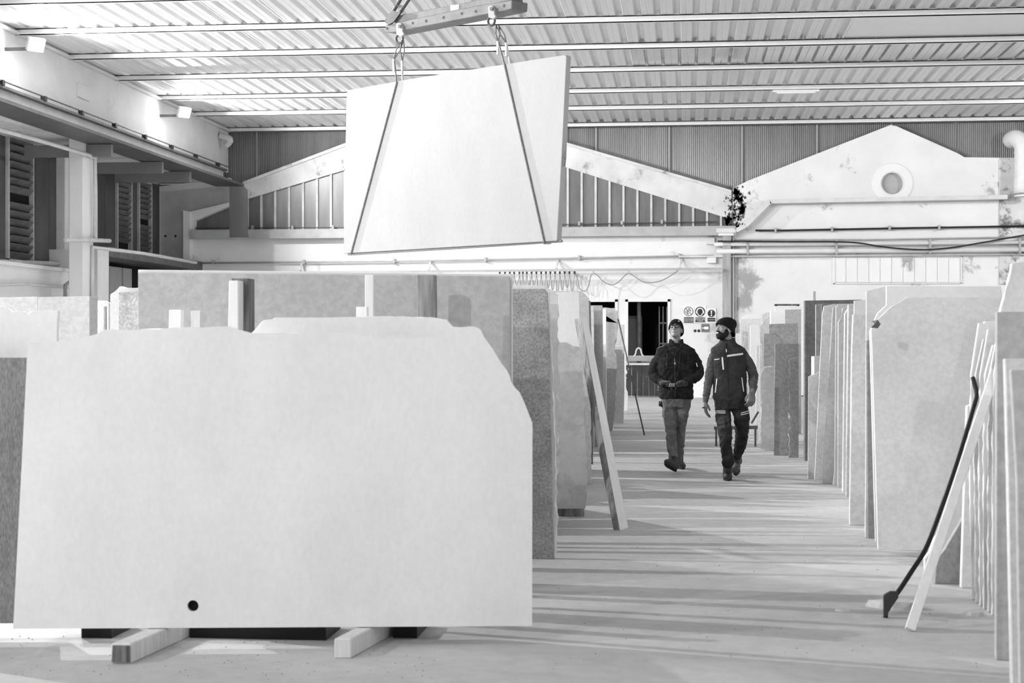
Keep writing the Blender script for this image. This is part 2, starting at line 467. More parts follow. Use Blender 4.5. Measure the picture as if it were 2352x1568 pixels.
q = G(); q.box((dl, YB - .02, 1.1), (dr, YB + .05, 1.17)); q.box((dl, YB + .9, 0), (dr, YB + .95, 1.0)); q.mk('door_bar', STEEL, DR)
# things glimpsed in the dark room
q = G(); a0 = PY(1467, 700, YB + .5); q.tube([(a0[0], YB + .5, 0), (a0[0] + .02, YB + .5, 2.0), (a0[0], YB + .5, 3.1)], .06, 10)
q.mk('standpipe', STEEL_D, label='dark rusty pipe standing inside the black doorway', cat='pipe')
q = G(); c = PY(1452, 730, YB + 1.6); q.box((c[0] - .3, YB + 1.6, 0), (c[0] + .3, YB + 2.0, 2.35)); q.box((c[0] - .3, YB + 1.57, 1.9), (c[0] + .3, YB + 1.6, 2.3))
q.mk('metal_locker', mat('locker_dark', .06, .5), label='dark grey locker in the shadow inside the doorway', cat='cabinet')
q = G()
for k in range(3):
    X0 = dr - .28 + k * .11; q.box((X0, YB + .25, 0), (X0 + .03, YB + .3, 2.6))
for z in (1.5, 2.1): q.box((dr - .28, YB + .24, z), (dr, YB + .31, z + .04))
q.mk('metal_gate', STEEL_D, label='narrow dark barred gate at the right side of the doorway', cat='gate')
# dark paneled board with shackle under the doorway
Fd = root('panelled_bench', PY(1480, 905, YB - 1.4) * Vector((1, 1, 0)) if False else Vector((PY(1480, 900, YB - 1.2)[0], YB - 1.2, 0)),
          'dark stained boarded bin with pale rim below the doorway', 'bin')
yb_ = YB - 1.0
for k in range(7):
    xa = PY(1438 + k * 13.2, 850, yb_)[0]; xb = PY(1438 + (k + 1) * 13.2 - 1, 850, yb_)[0]
    q = G(); q.box((xa, yb_, 0.03), (xb, yb_ + .05, PY(1480, 838, yb_)[2])); q.mk('board', mat('dirty_board', .035, .7, var=.4, dirt=.7, dscale=9, dlo=.62, dhi=.68, dv=.55, stretch=(1, 1, .4)), Fd)
xa = PY(1437, 850, yb_)[0]; xb = PY(1532, 850, yb_)[0]
q = G(); q.box((xa, yb_ - .03, PY(1480, 838, yb_)[2]), (xb, yb_ + .6, PY(1480, 834, yb_)[2])); q.box((xa, yb_ + .55, 0), (xb, yb_ + .6, PY(1480, 838, yb_)[2])); q.mk('rim', STEEL_L, Fd)
Bk = root('spreader_bar', PY(1480, 830, yb_ + .1), 'pale steel bar with a bow shackle above the dark bin', 'lifting gear')
q = G(); q.box(PY(1437, 829, yb_ + .1), PY(1530, 819, yb_ + .2)); A = PY(1437, 829, yb_ + .1); A2 = PY(1437, 834, yb_ + .1)
for x_ in (1442, 1525): c = PY(x_, 830, yb_ + .15); q.box((c[0] - .04, yb_ + .12, A2[2] - .01), (c[0] + .04, yb_ + .2, A[2]))
q.mk('bar', mat('yoke_grey', .3, .5, var=.2), Bk)
q = G(); q.tube(smoothline([PY(x_, y_, yb_ + .1) for x_, y_ in ((1456, 818), (1460, 812), (1462, 803), (1467, 799), (1472, 803), (1474, 812), (1478, 818))]), .022, 8); q.mk('shackle', STEEL_L, Bk)

# glazing behind the left gable, with mullions
GZ = root('window_6', (-5, YB, zrail), kind='structure')
PKX, PKT, PKB = 1018, 252, 322
def gable_mid(px):
    if px < PKX: return 445 + (px - 560) * (PKT + 35 - 445) / (PKX - 560)
    return PKT + 35 + (px - PKX) * (470 - PKT - 35) / (1680 - PKX)
px = 440
while px < 1672:
    nx = min(px + 32, 1672)
    if (gable_mid(px) < 515):
        q = G(); p_ = [PY(px, 527, YB), PY(nx, 527, YB), PY(nx, gable_mid(nx), YB), PY(px, gable_mid(px), YB)]
        if px < 560: p_ = [PY(px, 527, YB), PY(nx, 527, YB), PY(nx, 492 - (nx - 440) * .2, YB), PY(px, 492 - (px - 440) * .2, YB)]
        q.prism([v + Vector((0, .10, 0)) for v in p_], (0, .03, 0)); q.mk('pane', GLAZ, GZ)
        if px > 560:
            q = G(); q.prism([PY(px - 2.4, 527, YB + .04), PY(px + 2.4, 527, YB + .04), PY(px + 2.4, gable_mid(px), YB + .04), PY(px - 2.4, gable_mid(px), YB + .04)], (0, .06, 0)); q.mk('mullion', MULL, GZ)
    px += 32
# upper translucent cladding
CLr = root('wall_back_cladding', (0, YB + .2, zrail), kind='structure')
def cladding(xa, xb, z0, z1, y):
    n = int((xb - xa) / .055); V = []; Fc = []
    for i in range(n * 2 + 1):
        X = xa + (xb - xa) * i / (2 * n); V += [(X, y + (.018 if i % 2 else 0), z0), (X, y + (.018 if i % 2 else 0), z1)]
    for i in range(2 * n): Fc.append((2 * i, 2 * i + 2, 2 * i + 3, 2 * i + 1))
    mk('cladding_panel', V, Fc, CLAD, CLr)
seams = [500, 585, 700, 820, 940, 1060, 1180, 1300, 1368, 1537, 1705, 1878, 2050, 2200, 2420]
for a_, b_ in zip(seams[:-1], seams[1:]):
    cladding(PY(a_, 400, YB)[0] + .015, PY(b_, 400, YB)[0] - .015, zrail, ZD + .05, YB + .24)
for s_ in seams[7:-2]:
    X0 = PY(s_, 400, YB)[0]; q = G(); q.box((X0 - .03, YB + .215, zrail), (X0 + .03, YB + .235, ZD)); q.mk('seam_strip', mat('seam', .3, .6), CLr)
# concrete gable of the left bay
q = G(); q.prism([PY(x_, y_, YB) for x_, y_ in ((558, 424), (799, 333), (PKX, PKT), (1300, 333), (1680, 443), (1683, 500), (1658, 497), (1300, 384), (PKX, PKB), (799, 388), (567, 457))], (0, .2, 0))
q2 = G(); q2.v, q2.f = q.v, q.f; q2.mk('gable_beam', CONC, Wb)
q = G(); q.prism([PY(x_, y_, YB) - Vector((0, .06, 0)) for x_, y_ in ((558, 418), (799, 327), (PKX, PKT - 6), (1300, 327), (1680, 437), (1680, 443), (1300, 334), (PKX, PKT + 1), (799, 334), (558, 425))], (0, .2, 0)); q.mk('gable_coping', CONC, Wb)
# corner wall beside it
face([(368, 660), (368, 424), (526, 424), (526, 466), (437, 486), (437, 660)], YB - .02, .2, 'wall_corner', mat('plaster_corner', .5, .85, var=.08, bump=.3, dirt=.5, dscale=2, dlo=.6, dhi=.7, dv=.2), kind='structure')
face([(366, 440), (366, 428), (526, 408), (526, 424)], YB - .3, .3, 'trim_4', PLAS, kind='structure')
face([(420, 660), (420, 482), (437, 486), (437, 660)], YB - .25, .3, 'pillar', PLAS_C, kind='structure', bevel=.01)
face([(437, 486), (526, 465), (526, 473), (447, 507), (444, 535), (437, 535)], YB - .2, .25, 'trim_5', PLAS, kind='structure')
for x_ in (380, 403):
    q = G(); q.disc(PY(x_, 542, YB - .03), (0, -1, 0), .035, .01); q.mk('wall_hole', BLACK, Wb)
# ledge under glazing
q = G(); A = PY(437, 543, YB - .3); B = PY(1690, 543, YB - .3); q.box((A[0], YB - .3, PY(1200, 541, YB)[2]), (B[0], YB, PY(1200, 527, YB)[2]))
q.mk('ledge', STEEL_L, Wb)
q = G(); q.box((A[0], YB - .33, PY(1200, 545, YB)[2]), (B[0], YB - .27, PY(1200, 524, YB)[2])); q.mk('crane_rail', STEEL, label='long grey steel rail running under the left gable glazing', cat='rail')

# right gable wall with a round opening
cx, cy, rr = 2050, 421, 25
hole = [(cx + rr * math.cos(t), cy + rr * math.sin(t)) for t in [math.pi / 2 - k * 2 * math.pi / 28 for k in range(29)]]
poly = [(1683, 912), (1683, 432), (1720, 414), (2030, 293), (2045, 287), (2060, 290), (2200, 352), (2215, 361), (2290, 362), (2500, 362), (2500, 912), (cx, 912)] + hole + [(cx - .01, 912)]
pts = [PY(x_, min(y_, 907.5), YB - .02) for x_, y_ in poly]
for p_ in pts:
    if p_[2] < .02: p_[2] = 0
q = G(); n = len(pts)
# front face by triangulating in 2-D with a keyhole cut
q.prism(pts, (0, .22, 0))
q.mk('gable_wall', mat('gable_plaster', .75, .85, var=.06, scale=1.0, bump=.2, bscale=20, dirt=.75, dscale=1.3, dlo=.61, dhi=.71, dv=.28, det=8, near=[(X_(1685), 1.5, .15), (X_(2352), 2.6, .10)]), Wb)
q = G(); C0 = PY(cx, cy, YB - .02); ro = 46 / F * YB; ri = 26 / F * YB
V = []; Fc = []
for k in range(36):
    t = 2 * math.pi * k / 36
    for r_, dy in ((ro, 0), (ro - .02, -.03), (ri + .01, -.03), (ri, 0)): V.append((C0[0] + r_ * math.cos(t), C0[1] + dy, C0[2] + r_ * math.sin(t)))
for k in range(36):
    k2 = (k + 1) % 36
    for j in range(3): Fc.append((4 * k + j, 4 * k + j + 1, 4 * k2 + j + 1, 4 * k2 + j))
q.add(V, Fc); q.mk('round_moulding', PLAS_C, Wb)
q = G(); q.disc(C0 + Vector((0, .16, 0)), (0, -1, 0), ri * 1.3, .02); q.mk('opening_back', mat('opening_grey', .42, .8), Wb)
face([(2296, 366), (2420, 366), (2420, 652), (2296, 652)], YB - .08, .08, 'pillar', PLAS_S, kind='structure')
# blocked strip window: boards
BW = root('window_7', PY(2060, 650, YB), kind='structure')
for k in range(11):
    a_ = 1917 + k * 26.2; b_ = a_ + 25.4
    q = G(); A = PY(a_, 648, YB - .02); B = PY(b_, 592, YB - .02); q.box((A[0], YB - .02 - .03 - random.random() * .012, A[2]), (B[0], YB - .03, B[2])); q.mk('board', PLAS_C, BW)
q = G()
for a_, b_, c_, d_ in ((1914, 588, 2208, 591), (1914, 649, 2208, 652), (2205, 588, 2208, 652), (1914, 588, 1917, 652)):
    A = PY(a_, d_, YB); B = PY(c_, b_, YB); q.box((A[0], YB - .08, A[2]), (B[0], YB - .02, B[2]))
q.mk('window_frame', PLAS_C, BW)
q = G(); A = PY(2073, 600, YB - .1); B = PY(2095, 586, YB - .1); q.box(A, B + Vector((0, .04, 0))); q.tube(smoothline([PY(x_, y_, YB - .1) for x_, y_ in ((2090, 600), (2087, 610), (2090, 622), (2094, 612), (2092, 602))]), .012, 6)
q.tube([PY(2079, 600, YB - .1), PY(2074, 612, YB - .1)], .02, 6)
q.mk('conduit_box', STEEL, label='small grey box with a dangling wire on the boarded strip window', cat='junction box')
# mould and stains where the two gables meet
q = G()
rnd = random.Random(3)
for (mx, my, ra) in ((1688, 470, 26), (1700, 455, 16), (1692, 505, 18), (1672, 505, 12), (1705, 480, 10), (1690, 440, 8)):
    for k in range(70):
        x_, y_ = mx + rnd.gauss(0, ra * .42), my + rnd.gauss(0, ra * .55); r0 = rnd.uniform(.006, .045)
        c = PY(x_, y_, YB - .022 if x_ > 1683 else YB - .002); pp = []
        for j in range(9):
            t = 2 * math.pi * j / 9; r_ = r0 * rnd.uniform(.5, 1.3); pp.append(c + Vector((r_ * math.cos(t), 0, r_ * 1.3 * math.sin(t))))
        q.prism(pp, (0, -.003, 0))
q.mk('mould_stain', MOLD, Wb, kind='stuff')
# pilaster and column where the bays meet
q = G(); A = PY(1660, 540, YB - .3); B = PY(1679, 540, YB - .3); q.box((A[0], YB - .3, 0), (B[0], YB, A[2])); q.mk('column_1', mat('column_grey', .36, .7, var=.2, stretch=(3, 3, .4)), kind='structure')
def pipe(pxs, Y, r, m, label, cat='pipe', name='wall_pipe', n=8, group=None, sm=False, clips=None):
    pts = [PY(x_, y_, Y) for x_, y_ in pxs]
    for p_ in pts: p_[2] = max(p_[2], r)
    if sm: pts = smoothline(pts, 8)
    R = root(name, pts[0], label, cat, group)
    a = G(); a.tube(pts, r, n); a.mk('tube', m, R, smooth=True)
    for cxp, cyp in (clips or []):
        c = PY(cxp, cyp, Y); b = G(); b.box((c[0] - .03, Y - r - .015, c[2] - r - .03), (c[0] + .03, YB, c[2] + r + .05)); b.mk('clip', STEEL, R)
    return R
pipe([(1684, 548), (1684, 905)], YB - .12, .03, PIPE, 'white vertical pipe beside the grey column, left of two')
pipe([(1690, 560), (1690, 905)], YB - .12, .022, STEEL, 'thin grey vertical pipe right of the white one by the column')
pipe([(1640, 561), (1700, 561), (2420, 556)], YB - .25, .055, PIPE, 'upper thick white pipe along the right back wall', clips=[(1717, 562), (1921, 560), (2136, 558), (2342, 556)])
pipe([(1646, 577), (1720, 577), (2420, 572)], YB - .3, .07, PIPE, 'lower thickest white pipe along the right back wall', clips=[(1717, 577), (1921, 576), (2136, 574), (2342, 573)])
pipe([(1560, 589), (1720, 588), (2420, 583)], YB - .16, .028, STEEL_L, 'thin pale conduit just below the thick white pipes')
pipe([(1735, 529), (1800, 529), (2060, 524), (2420, 518)], YB - .15, .028, BLACK, 'straight black hose clipped above the white pipes', 'hose', 'black_hose', clips=[(1781, 529), (1911, 527), (2043, 524), (2157, 523)])
pipe([(1648, 554), (1800, 555), (1950, 556), (2016, 565), (2070, 571), (2128, 573), (2190, 568), (2250, 558), (2352, 540), (2420, 528)], YB - .45, .022, BLACK, 'black hose sagging in front of the white pipes', 'hose', 'black_hose', sm=True)
pipe([(1648, 550), (2000, 550), (2420, 543)], YB - .12, .02, STEEL, 'thin grey conduit above the white pipes')
pipe([(445, 604), (900, 600), (1300, 593), (1640, 587)], YB - .12, .026, STEEL, 'long thin grey conduit across the left back wall', clips=[(490, 602), (698, 602), (905, 600), (1115, 597), (1330, 592), (1560, 588)])
pipe([(440, 524), (800, 522), (1300, 515), (1648, 509)], YB - .1, .014, STEEL_D, 'thin dark wire line along the foot of the glazing', 'wire', 'wire_line', clips=[(580, 523), (672, 523), (765, 522), (1330, 514), (1428, 512), (1520, 510)])
# pale steel rail stepping up over the right gable
RR = root('crane_rail', PY(1700, 525, YB - .3), 'pale steel rail that kinks up across the right gable', 'rail')
path = [(1645, 530), (1690, 530), (1712, 519), (1768, 463), (2312, 453)]
for (a_, b_) in zip(path[:-1], path[1:]):
    q = G(); q.bar(PY(a_[0], a_[1], YB - .25), PY(b_[0], b_[1], YB - .25), .3, .12); q.mk('rail_section', STEEL_L, RR)
q = G(); q.box(PY(1650, 541, YB - .35), PY(1684, 526, YB)); q.mk('bracket', PIPE, RR)
# duct at the far right
DT = root('air_duct', PY(2330, 470, YB - .6), 'fat pale ribbed duct elbow at the right end of the gable wall', 'duct')
q = G(); q.tube(smoothline([PY(2370, 470, YB - .6), PY(2350, 468, YB - .6), PY(2350, 380, YB - .6), PY(2349, 335, YB - .6), PY(2335, 318, YB - .4), PY(2322, 322, YB)], 6)[8:], .24, 20); q.mk('duct_pipe', PIPE, DT, smooth=True)
for y_ in (350, 375, 400, 425, 450):
    q = G(); c = PY(2350, y_, YB - .6); q.tube([c - Vector((0, 0, .02)), c + Vector((0, 0, .02))], .25, 20); q.mk('duct_rib', PIPE, DT)
# junction boxes
q = G(); q.box(PY(1624, 604, YB - .15), PY(1645, 588, YB)); q.mk('junction_box', PIPE, label='white square junction box left of the column', cat='junction box', bevel=.01)
q = G(); q.box(PY(1622, 561, YB - .12), PY(1641, 546, YB)); q.disc(PY(1631, 554, YB - .125), (0, -1, 0), .06, .01); q.mk('wall_valve_box', STEEL_L, label='pale bracket box at the left end of the white pipes', cat='junction box')
# festoon track with a hung cable
FR = root('festoon_track', PY(1200, 620, YB - .5), 'dark steel track on the back wall with a cable hung in loops', 'cable track')
q = G(); q.bar(PY(445, 628, YB - .5), PY(1660, 617, YB - .5), .08, .07); q.mk('track_bar', STEEL, FR)
for x_ in (690, 985, 1278, 1562):
    q = G(); y_ = 622 - (x_ - 900) * .007; q.bar(PY(x_, y_ - 2, YB - .5), PY(x_ + 4, y_ - 24, YB - .02), .05, .05); q.box(PY(x_ - 3, y_ - 3, YB - .54), PY(x_ + 3, y_ - 10, YB - .46)); q.mk('track_bracket', STEEL_L, FR)
hooks = [1148, 1160, 1171, 1181, 1193, 1201, 1210, 1221, 1232, 1243, 1254, 1264, 1275, 1286, 1297, 1308, 1320]
for i, hx in enumerate(hooks):
    q = G(); q.bar(PY(hx, 621, YB - .5), PY(hx, 629, YB - .5), .05, .05); q.ball(PY(hx, 624, YB - .5), .03, 8, 6); q.mk('trolley', BLACK, FR)
    if i < len(hooks) - 1:
        nx = hooks[i + 1]; dp = 660 + 6 * math.sin(i * 1.7) + (6 if i > 8 else 0); c = (hx + nx) / 2
        q = G(); q.tube(smoothline([PY(hx, 629, YB - .5), PY(hx + (nx - hx) * .12, 640, YB - .5), PY(c - (nx - hx) * .2 , dp - 5, YB - .5), PY(c, dp, YB - .5), PY(c + (nx - hx) * .2, dp - 5, YB - .5), PY(nx - (nx - hx) * .12, 640, YB - .5), PY(nx, 629, YB - .5)], 4), .011, 5, cap=False)
        q.mk('cable_loop', CABLE, FR)
q = G(); q.tube(smoothline([PY(x_, y_, YB - .5) for x_, y_ in ((1320, 629), (1327, 640), (1331, 662), (1345, 668), (1352, 655), (1357, 634), (1363, 628), (1372, 632), (1388, 648), (1405, 654), (1420, 648), (1436, 632), (1445, 628), (1455, 633), (1475, 646), (1495, 649), (1520, 644), (1548, 628), (1562, 617))], 5), .013, 6, cap=False)
q.mk('cable_loop', CABLE, FR)
for x_ in (1363, 1445):
    q = G(); q.bar(PY(x_, 620, YB - .5), PY(x_, 629, YB - .5), .04, .04); q.mk('trolley', STEEL, FR)

# signs on the wall
def text(s, c, size, m, parent, name='lettering'):
    cu = bpy.data.curves.new(name, 'FONT'); cu.body = s; cu.size = size; cu.align_x = 'CENTER'; cu.align_y = 'CENTER'; cu.space_line = .95
    cu.materials.append(m)
    o = link(bpy.data.objects.new(name, cu)); bpy.context.view_layer.update(); me = bpy.data.meshes.new_from_object(o.evaluated_get(bpy.context.evaluated_depsgraph_get())); bpy.data.objects.remove(o); o = link(bpy.data.objects.new(name, me)); o.parent = parent; o.location = Vector(c) - ORG[parent.name]; o.rotation_euler = (math.pi / 2, 0, 0)
    return o
def sign(l, t, r, b_, label, cpx, cr, lbl, kindn):
    Ys = YB - .03
    R = root('safety_sign', PY((l + r) / 2, b_, Ys), label, 'sign')
    q = G(); q.box(PY(l, b_, Ys), PY(r, t, Ys) + Vector((0, .02, 0))); q.mk('sign_plate', WHITEP, R)
    c = PY(cpx[0], cpx[1], Ys - .004); rm = cr / F * YB
    if kindn == 'ban':
        V = []; Fc = []; a = G()
        for k in range(32):
            tt = 2 * math.pi * k / 32
            for r_ in (rm, rm * .86): V.append(c + Vector((r_ * math.cos(tt), 0, r_ * math.sin(tt))))
        for k in range(32): Fc.append((2 * k, 2 * k + 1, (2 * k + 3) % 64, (2 * k + 2) % 64))
        a.add(V, Fc); a.bar(c + Vector((-rm * .66, 0, rm * .66)), c + Vector((rm * .66, 0, -rm * .66)), .006, rm * .13)
        a.mk('ban_ring', GREYP, R)
        a = G()
        for dx, dz, r_ in ((-.42, -.12, .22), (-.15, -.5, .15), (.12, .45, .2)):
            pts = [c + Vector((dx * rm + r_ * rm * math.cos(t), -.002, dz * rm + r_ * rm * math.sin(t))) for t in [k * math.pi / 6 for k in range(13)]]
            a.tube(pts, .007, 5, cap=False)
        a.bar(c + Vector((.2 * rm, -.002, .3 * rm)), c + Vector((.55 * rm, -.002, 0)), .005, .02)
        a.mk('pictogram', GREYP, R)
    else:
        a = G(); a.disc(c, (0, -1, 0), rm, .004, 32); a.mk('blue_disc', GREYP, R)
        if kindn == 'ear':
            a = G(); k0 = c + Vector((0, -.006, 0))
            a.tube([k0 + Vector((rm * .62 * math.cos(t), 0, rm * .05 + rm * .62 * math.sin(t))) for t in [math.pi * k / 12 for k in range(13)]], .018, 6)
            for sgn in (-1, 1): a.ball(k0 + Vector((sgn * rm * .66, 0, -rm * .08)), (rm * .15, .006, rm * .3))
            a.tube([k0 + Vector((x_ * rm, 0, z_ * rm)) for x_, z_ in ((-.5, -.3), (-.3, -.7), (-.12, -.82), (.12, -.82), (.3, -.7), (.5, -.3))], .014, 6)
            a.mk('pictogram', WHITEP, R)
            a = G(); a.ball(k0, (rm * .42, .01, rm * .55)); a.mk('head_silhouette', mat('sign_mid', .03, .5, var=.02), R)
        else:
            a = G(); k0 = c + Vector((0, -.005, 0))
            a.prism([k0 + Vector((x_ * rm, 0, z_ * rm)) for x_, z_ in ((-.2, .75), (.2, .75), (.1, -.25), (-.1, -.25))], (0, -.003, 0)); a.disc(k0 + Vector((0, 0, -.55 * rm)), (0, -1, 0), rm * .2, .003, 16)
            a.mk('pictogram', WHITEP, R)
    l2, t2, r2, b2, s, sz = lbl
    a = G(); a.box(PY(l2, b2, Ys - .004), PY(r2, t2, Ys - .001)); a.mk('caption_plate', GREYP, R)
    text(s, PY((l2 + r2) / 2, (t2 + b2) / 2, Ys - .012), sz, WHITEP, R)
sign(1569, 702, 1594.5, 742, 'white ban sign with a struck through hand and gears pictogram', (1581.5, 715), 10.8, (1570.5, 728, 1593.5, 741, 'VIETATO OLIARE\nE REGISTRARE\nORGANI IN MOTO', .042), 'ban')
sign(1595, 702, 1621.5, 742, 'white sign with round dark ear protection pictogram of a head', (1608, 715.5), 11.5, (1597, 728, 1619.5, 740, "È OBBLIGATORIO\nPROTEGGERE\nL'UDITO", .045), 'ear')
sign(1622, 708, 1645, 742, 'smaller white sign with a white exclamation mark on a dark disc', (1634, 719.5), 8.6, (1625, 729.5, 1643, 738.5, 'ATTENZIONE', .032), 'bang')
SG = root('switch_sign', PY(1620, 762, YB - .03), 'small square grey plate with a white arrow shape', 'sign')
q = G(); q.box(PY(1611, 762, YB - .03), PY(1629, 744, YB)); q.mk('sign_plate', mat('plate_grey', .16, .5, var=.03), SG)
q = G(); q.box(PY(1617, 756, YB - .035), PY(1627, 750, YB - .031)); q.ball(PY(1614.5, 753, YB - .034), (.025, .004, .018)); q.mk('arrow', WHITEP, SG)
q = G()
q.disc(PY(1596.5, 759.5, YB - .01), (0, -1, 0), .042, .03, 16); q.disc(PY(1605, 759.5, YB - .01), (0, -1, 0), .042, .03, 16)
q.mk('wall_socket', BLACK, label='pair of round black holes in the wall under the signs', cat='socket')

# crane runway and services along the left girder
RW = root('runway_beam', (XL + .3, 36, 6.2), 'long dark grey steel runway beam bolted below the left concrete girder', 'beam')
XG = XL + .55
zA = PX(565, 428, XG)[2]
q = G(); q.box((XL - .3, 8, zA - .02), (XG, PX(560, 428, XG)[1], zA + .05)); q.mk('flange', mat('runway_grey', .10, .5, var=.2), RW)
q = G(); q.box((XL + .02, 8, zA + .05), (XL + .14, YB - 1, zA + .36)); q.mk('web', STEEL_L, RW)
q = G(); q.box((XL + .0, 8, zA + .36), (XL + .26, YB - 1, zA + .41)); q.mk('rail_head', STEEL_D, RW)
for k in range(11):
    y_ = 24 + k * 2.1
    q = G(); q.box((XL + .2, y_, zA + .40), (XL + .3, y_ + .12, zA + .5)); q.mk('clip', BLACK, RW)
q = G(); q.tube([(XL + .26, 8, zA + .49), (XL + .26, YB - .6, zA + .49)], .018, 6); q.mk('conductor_wire', STEEL_D, RW)
for (pa, pb) in ((255, 300), (372, 425), (436, 480)):
    A = PX(pa, 380, XL + .3); B = PX(pb, 380, XL + .3)
    q = G(); q.box((XW + .3, A[1], zA - .32), (XL + .3, A[1] + .14, zA - .04)); q.mk('bracket', mat('bracket_grey', .2, .5), RW)
# belt-like plate dropping from the runway end to the back rail
q = G(); Yp = YB - 2.2
top = [PY(x_, y_, Yp) for x_, y_ in ((527, 428), (560, 428), (567, 436), (568, 480), (568, 535), (571, 545), (527, 545))]
q.prism(top, (0, .06, 0)); q.mk('end_plate', mat('plate_dark', .07, .5), RW)
# gutter-shaped duct high on the left, nearer
q = G(); pts = [PX(-30, 232, XL - .85), PX(30, 252, XL - .85), PX(86, 272, XL - .85)]
q.tube(pts, .3, 16); q.mk('air_duct', PIPE, label='white round duct under the left girder near the frame edge', cat='duct', smooth=True)
# pipes on the left wall
def pipeX(pxs, X, r, m, label, n=8, name='wall_pipe'):
    pts = [PX(x_, y_, X) for x_, y_ in pxs]
    a = G(); a.tube(pts, r, n); o = a.mk(name, m, label=label, cat='pipe', smooth=True); return o
pipeX([(-20, 292), (100, 325), (218, 360), (219, 440), (219, 549)], XL - .2, .05, STEEL_L, 'grey pipe crossing the louvre windows then dropping beside the pillar')
pipeX([(150, 551), (200, 551), (252, 553)], XL - .2, .05, STEEL_L, 'short horizontal grey pipe stub across the white pillar')
pipeX([(212, 690), (212, 568), (330, 582), (450, 603)], XL - .25, .045, STEEL_L, 'grey pipe running from the pillar down to the back corner')
pipeX([(175, 315), (176, 440), (174, 600), (170, 640), (150, 655), (150, 700)], XL - 1.0, .05, STEEL, 'vertical grey pipe left of the white pillar with a bend at its foot')
pipeX([(-20, 601), (150, 606)], XW + .3, .06, STEEL_L, 'horizontal pale pipe under the louvre window')
pipeX([(-20, 655), (60, 652), (160, 660), (166, 690)], XW + .9, .035, STEEL_L, 'thin cable pipe curving low on the left parapet')
pipeX([(165, 640), (165, 560), (166, 310)], XW + 1.0, .04, STEEL_L, 'thin vertical pipe on the left wall stub')
q = G(); q.bar(PX(178, 206, XL + .02), PX(205, 218, XL + .02), .04, .3); q.mk('wall_plate', GIRD, label='small pale plate screwed on the left concrete girder', cat='plate')
# gutter outlet at the girder end
q = G(); q.tube(smoothline([PY(505, 312, YB - 1.0), PY(528, 320, YB - 1.0), PY(520, 333, YB - .9)], 5), .1, 10); q.mk('gutter_outlet', CONC, label='pale spout at the far top end of the girder', cat='spout')

# floodlights on the left girder
for k, (x, y, z, p) in enumerate(LAMPS[:3]):
    if k == 2: continue
    R = root('floodlight', (x, y, z), ('glowing floodlight high on the left girder near the back corner', 'glowing floodlight on the left girder at the left frame edge')[k], 'light')
    fd = Vector((.75, -.6, -.45)).normalized(); c = Vector((x - .14, y + .1, z + .07))
    q = G(); q.bar(c - fd * .1, c, .36, .28); q.mk('housing', STEEL, R, bevel=.01)
    q = G(); q.bar(c, c + fd * .012, .32, .24); q.mk('lens', LAMPM, R)
    q = G(); q.box((XL, y + .07, z - .03), (x - .22, y + .13, z + .03)); q.mk('arm', STEEL_D, R)

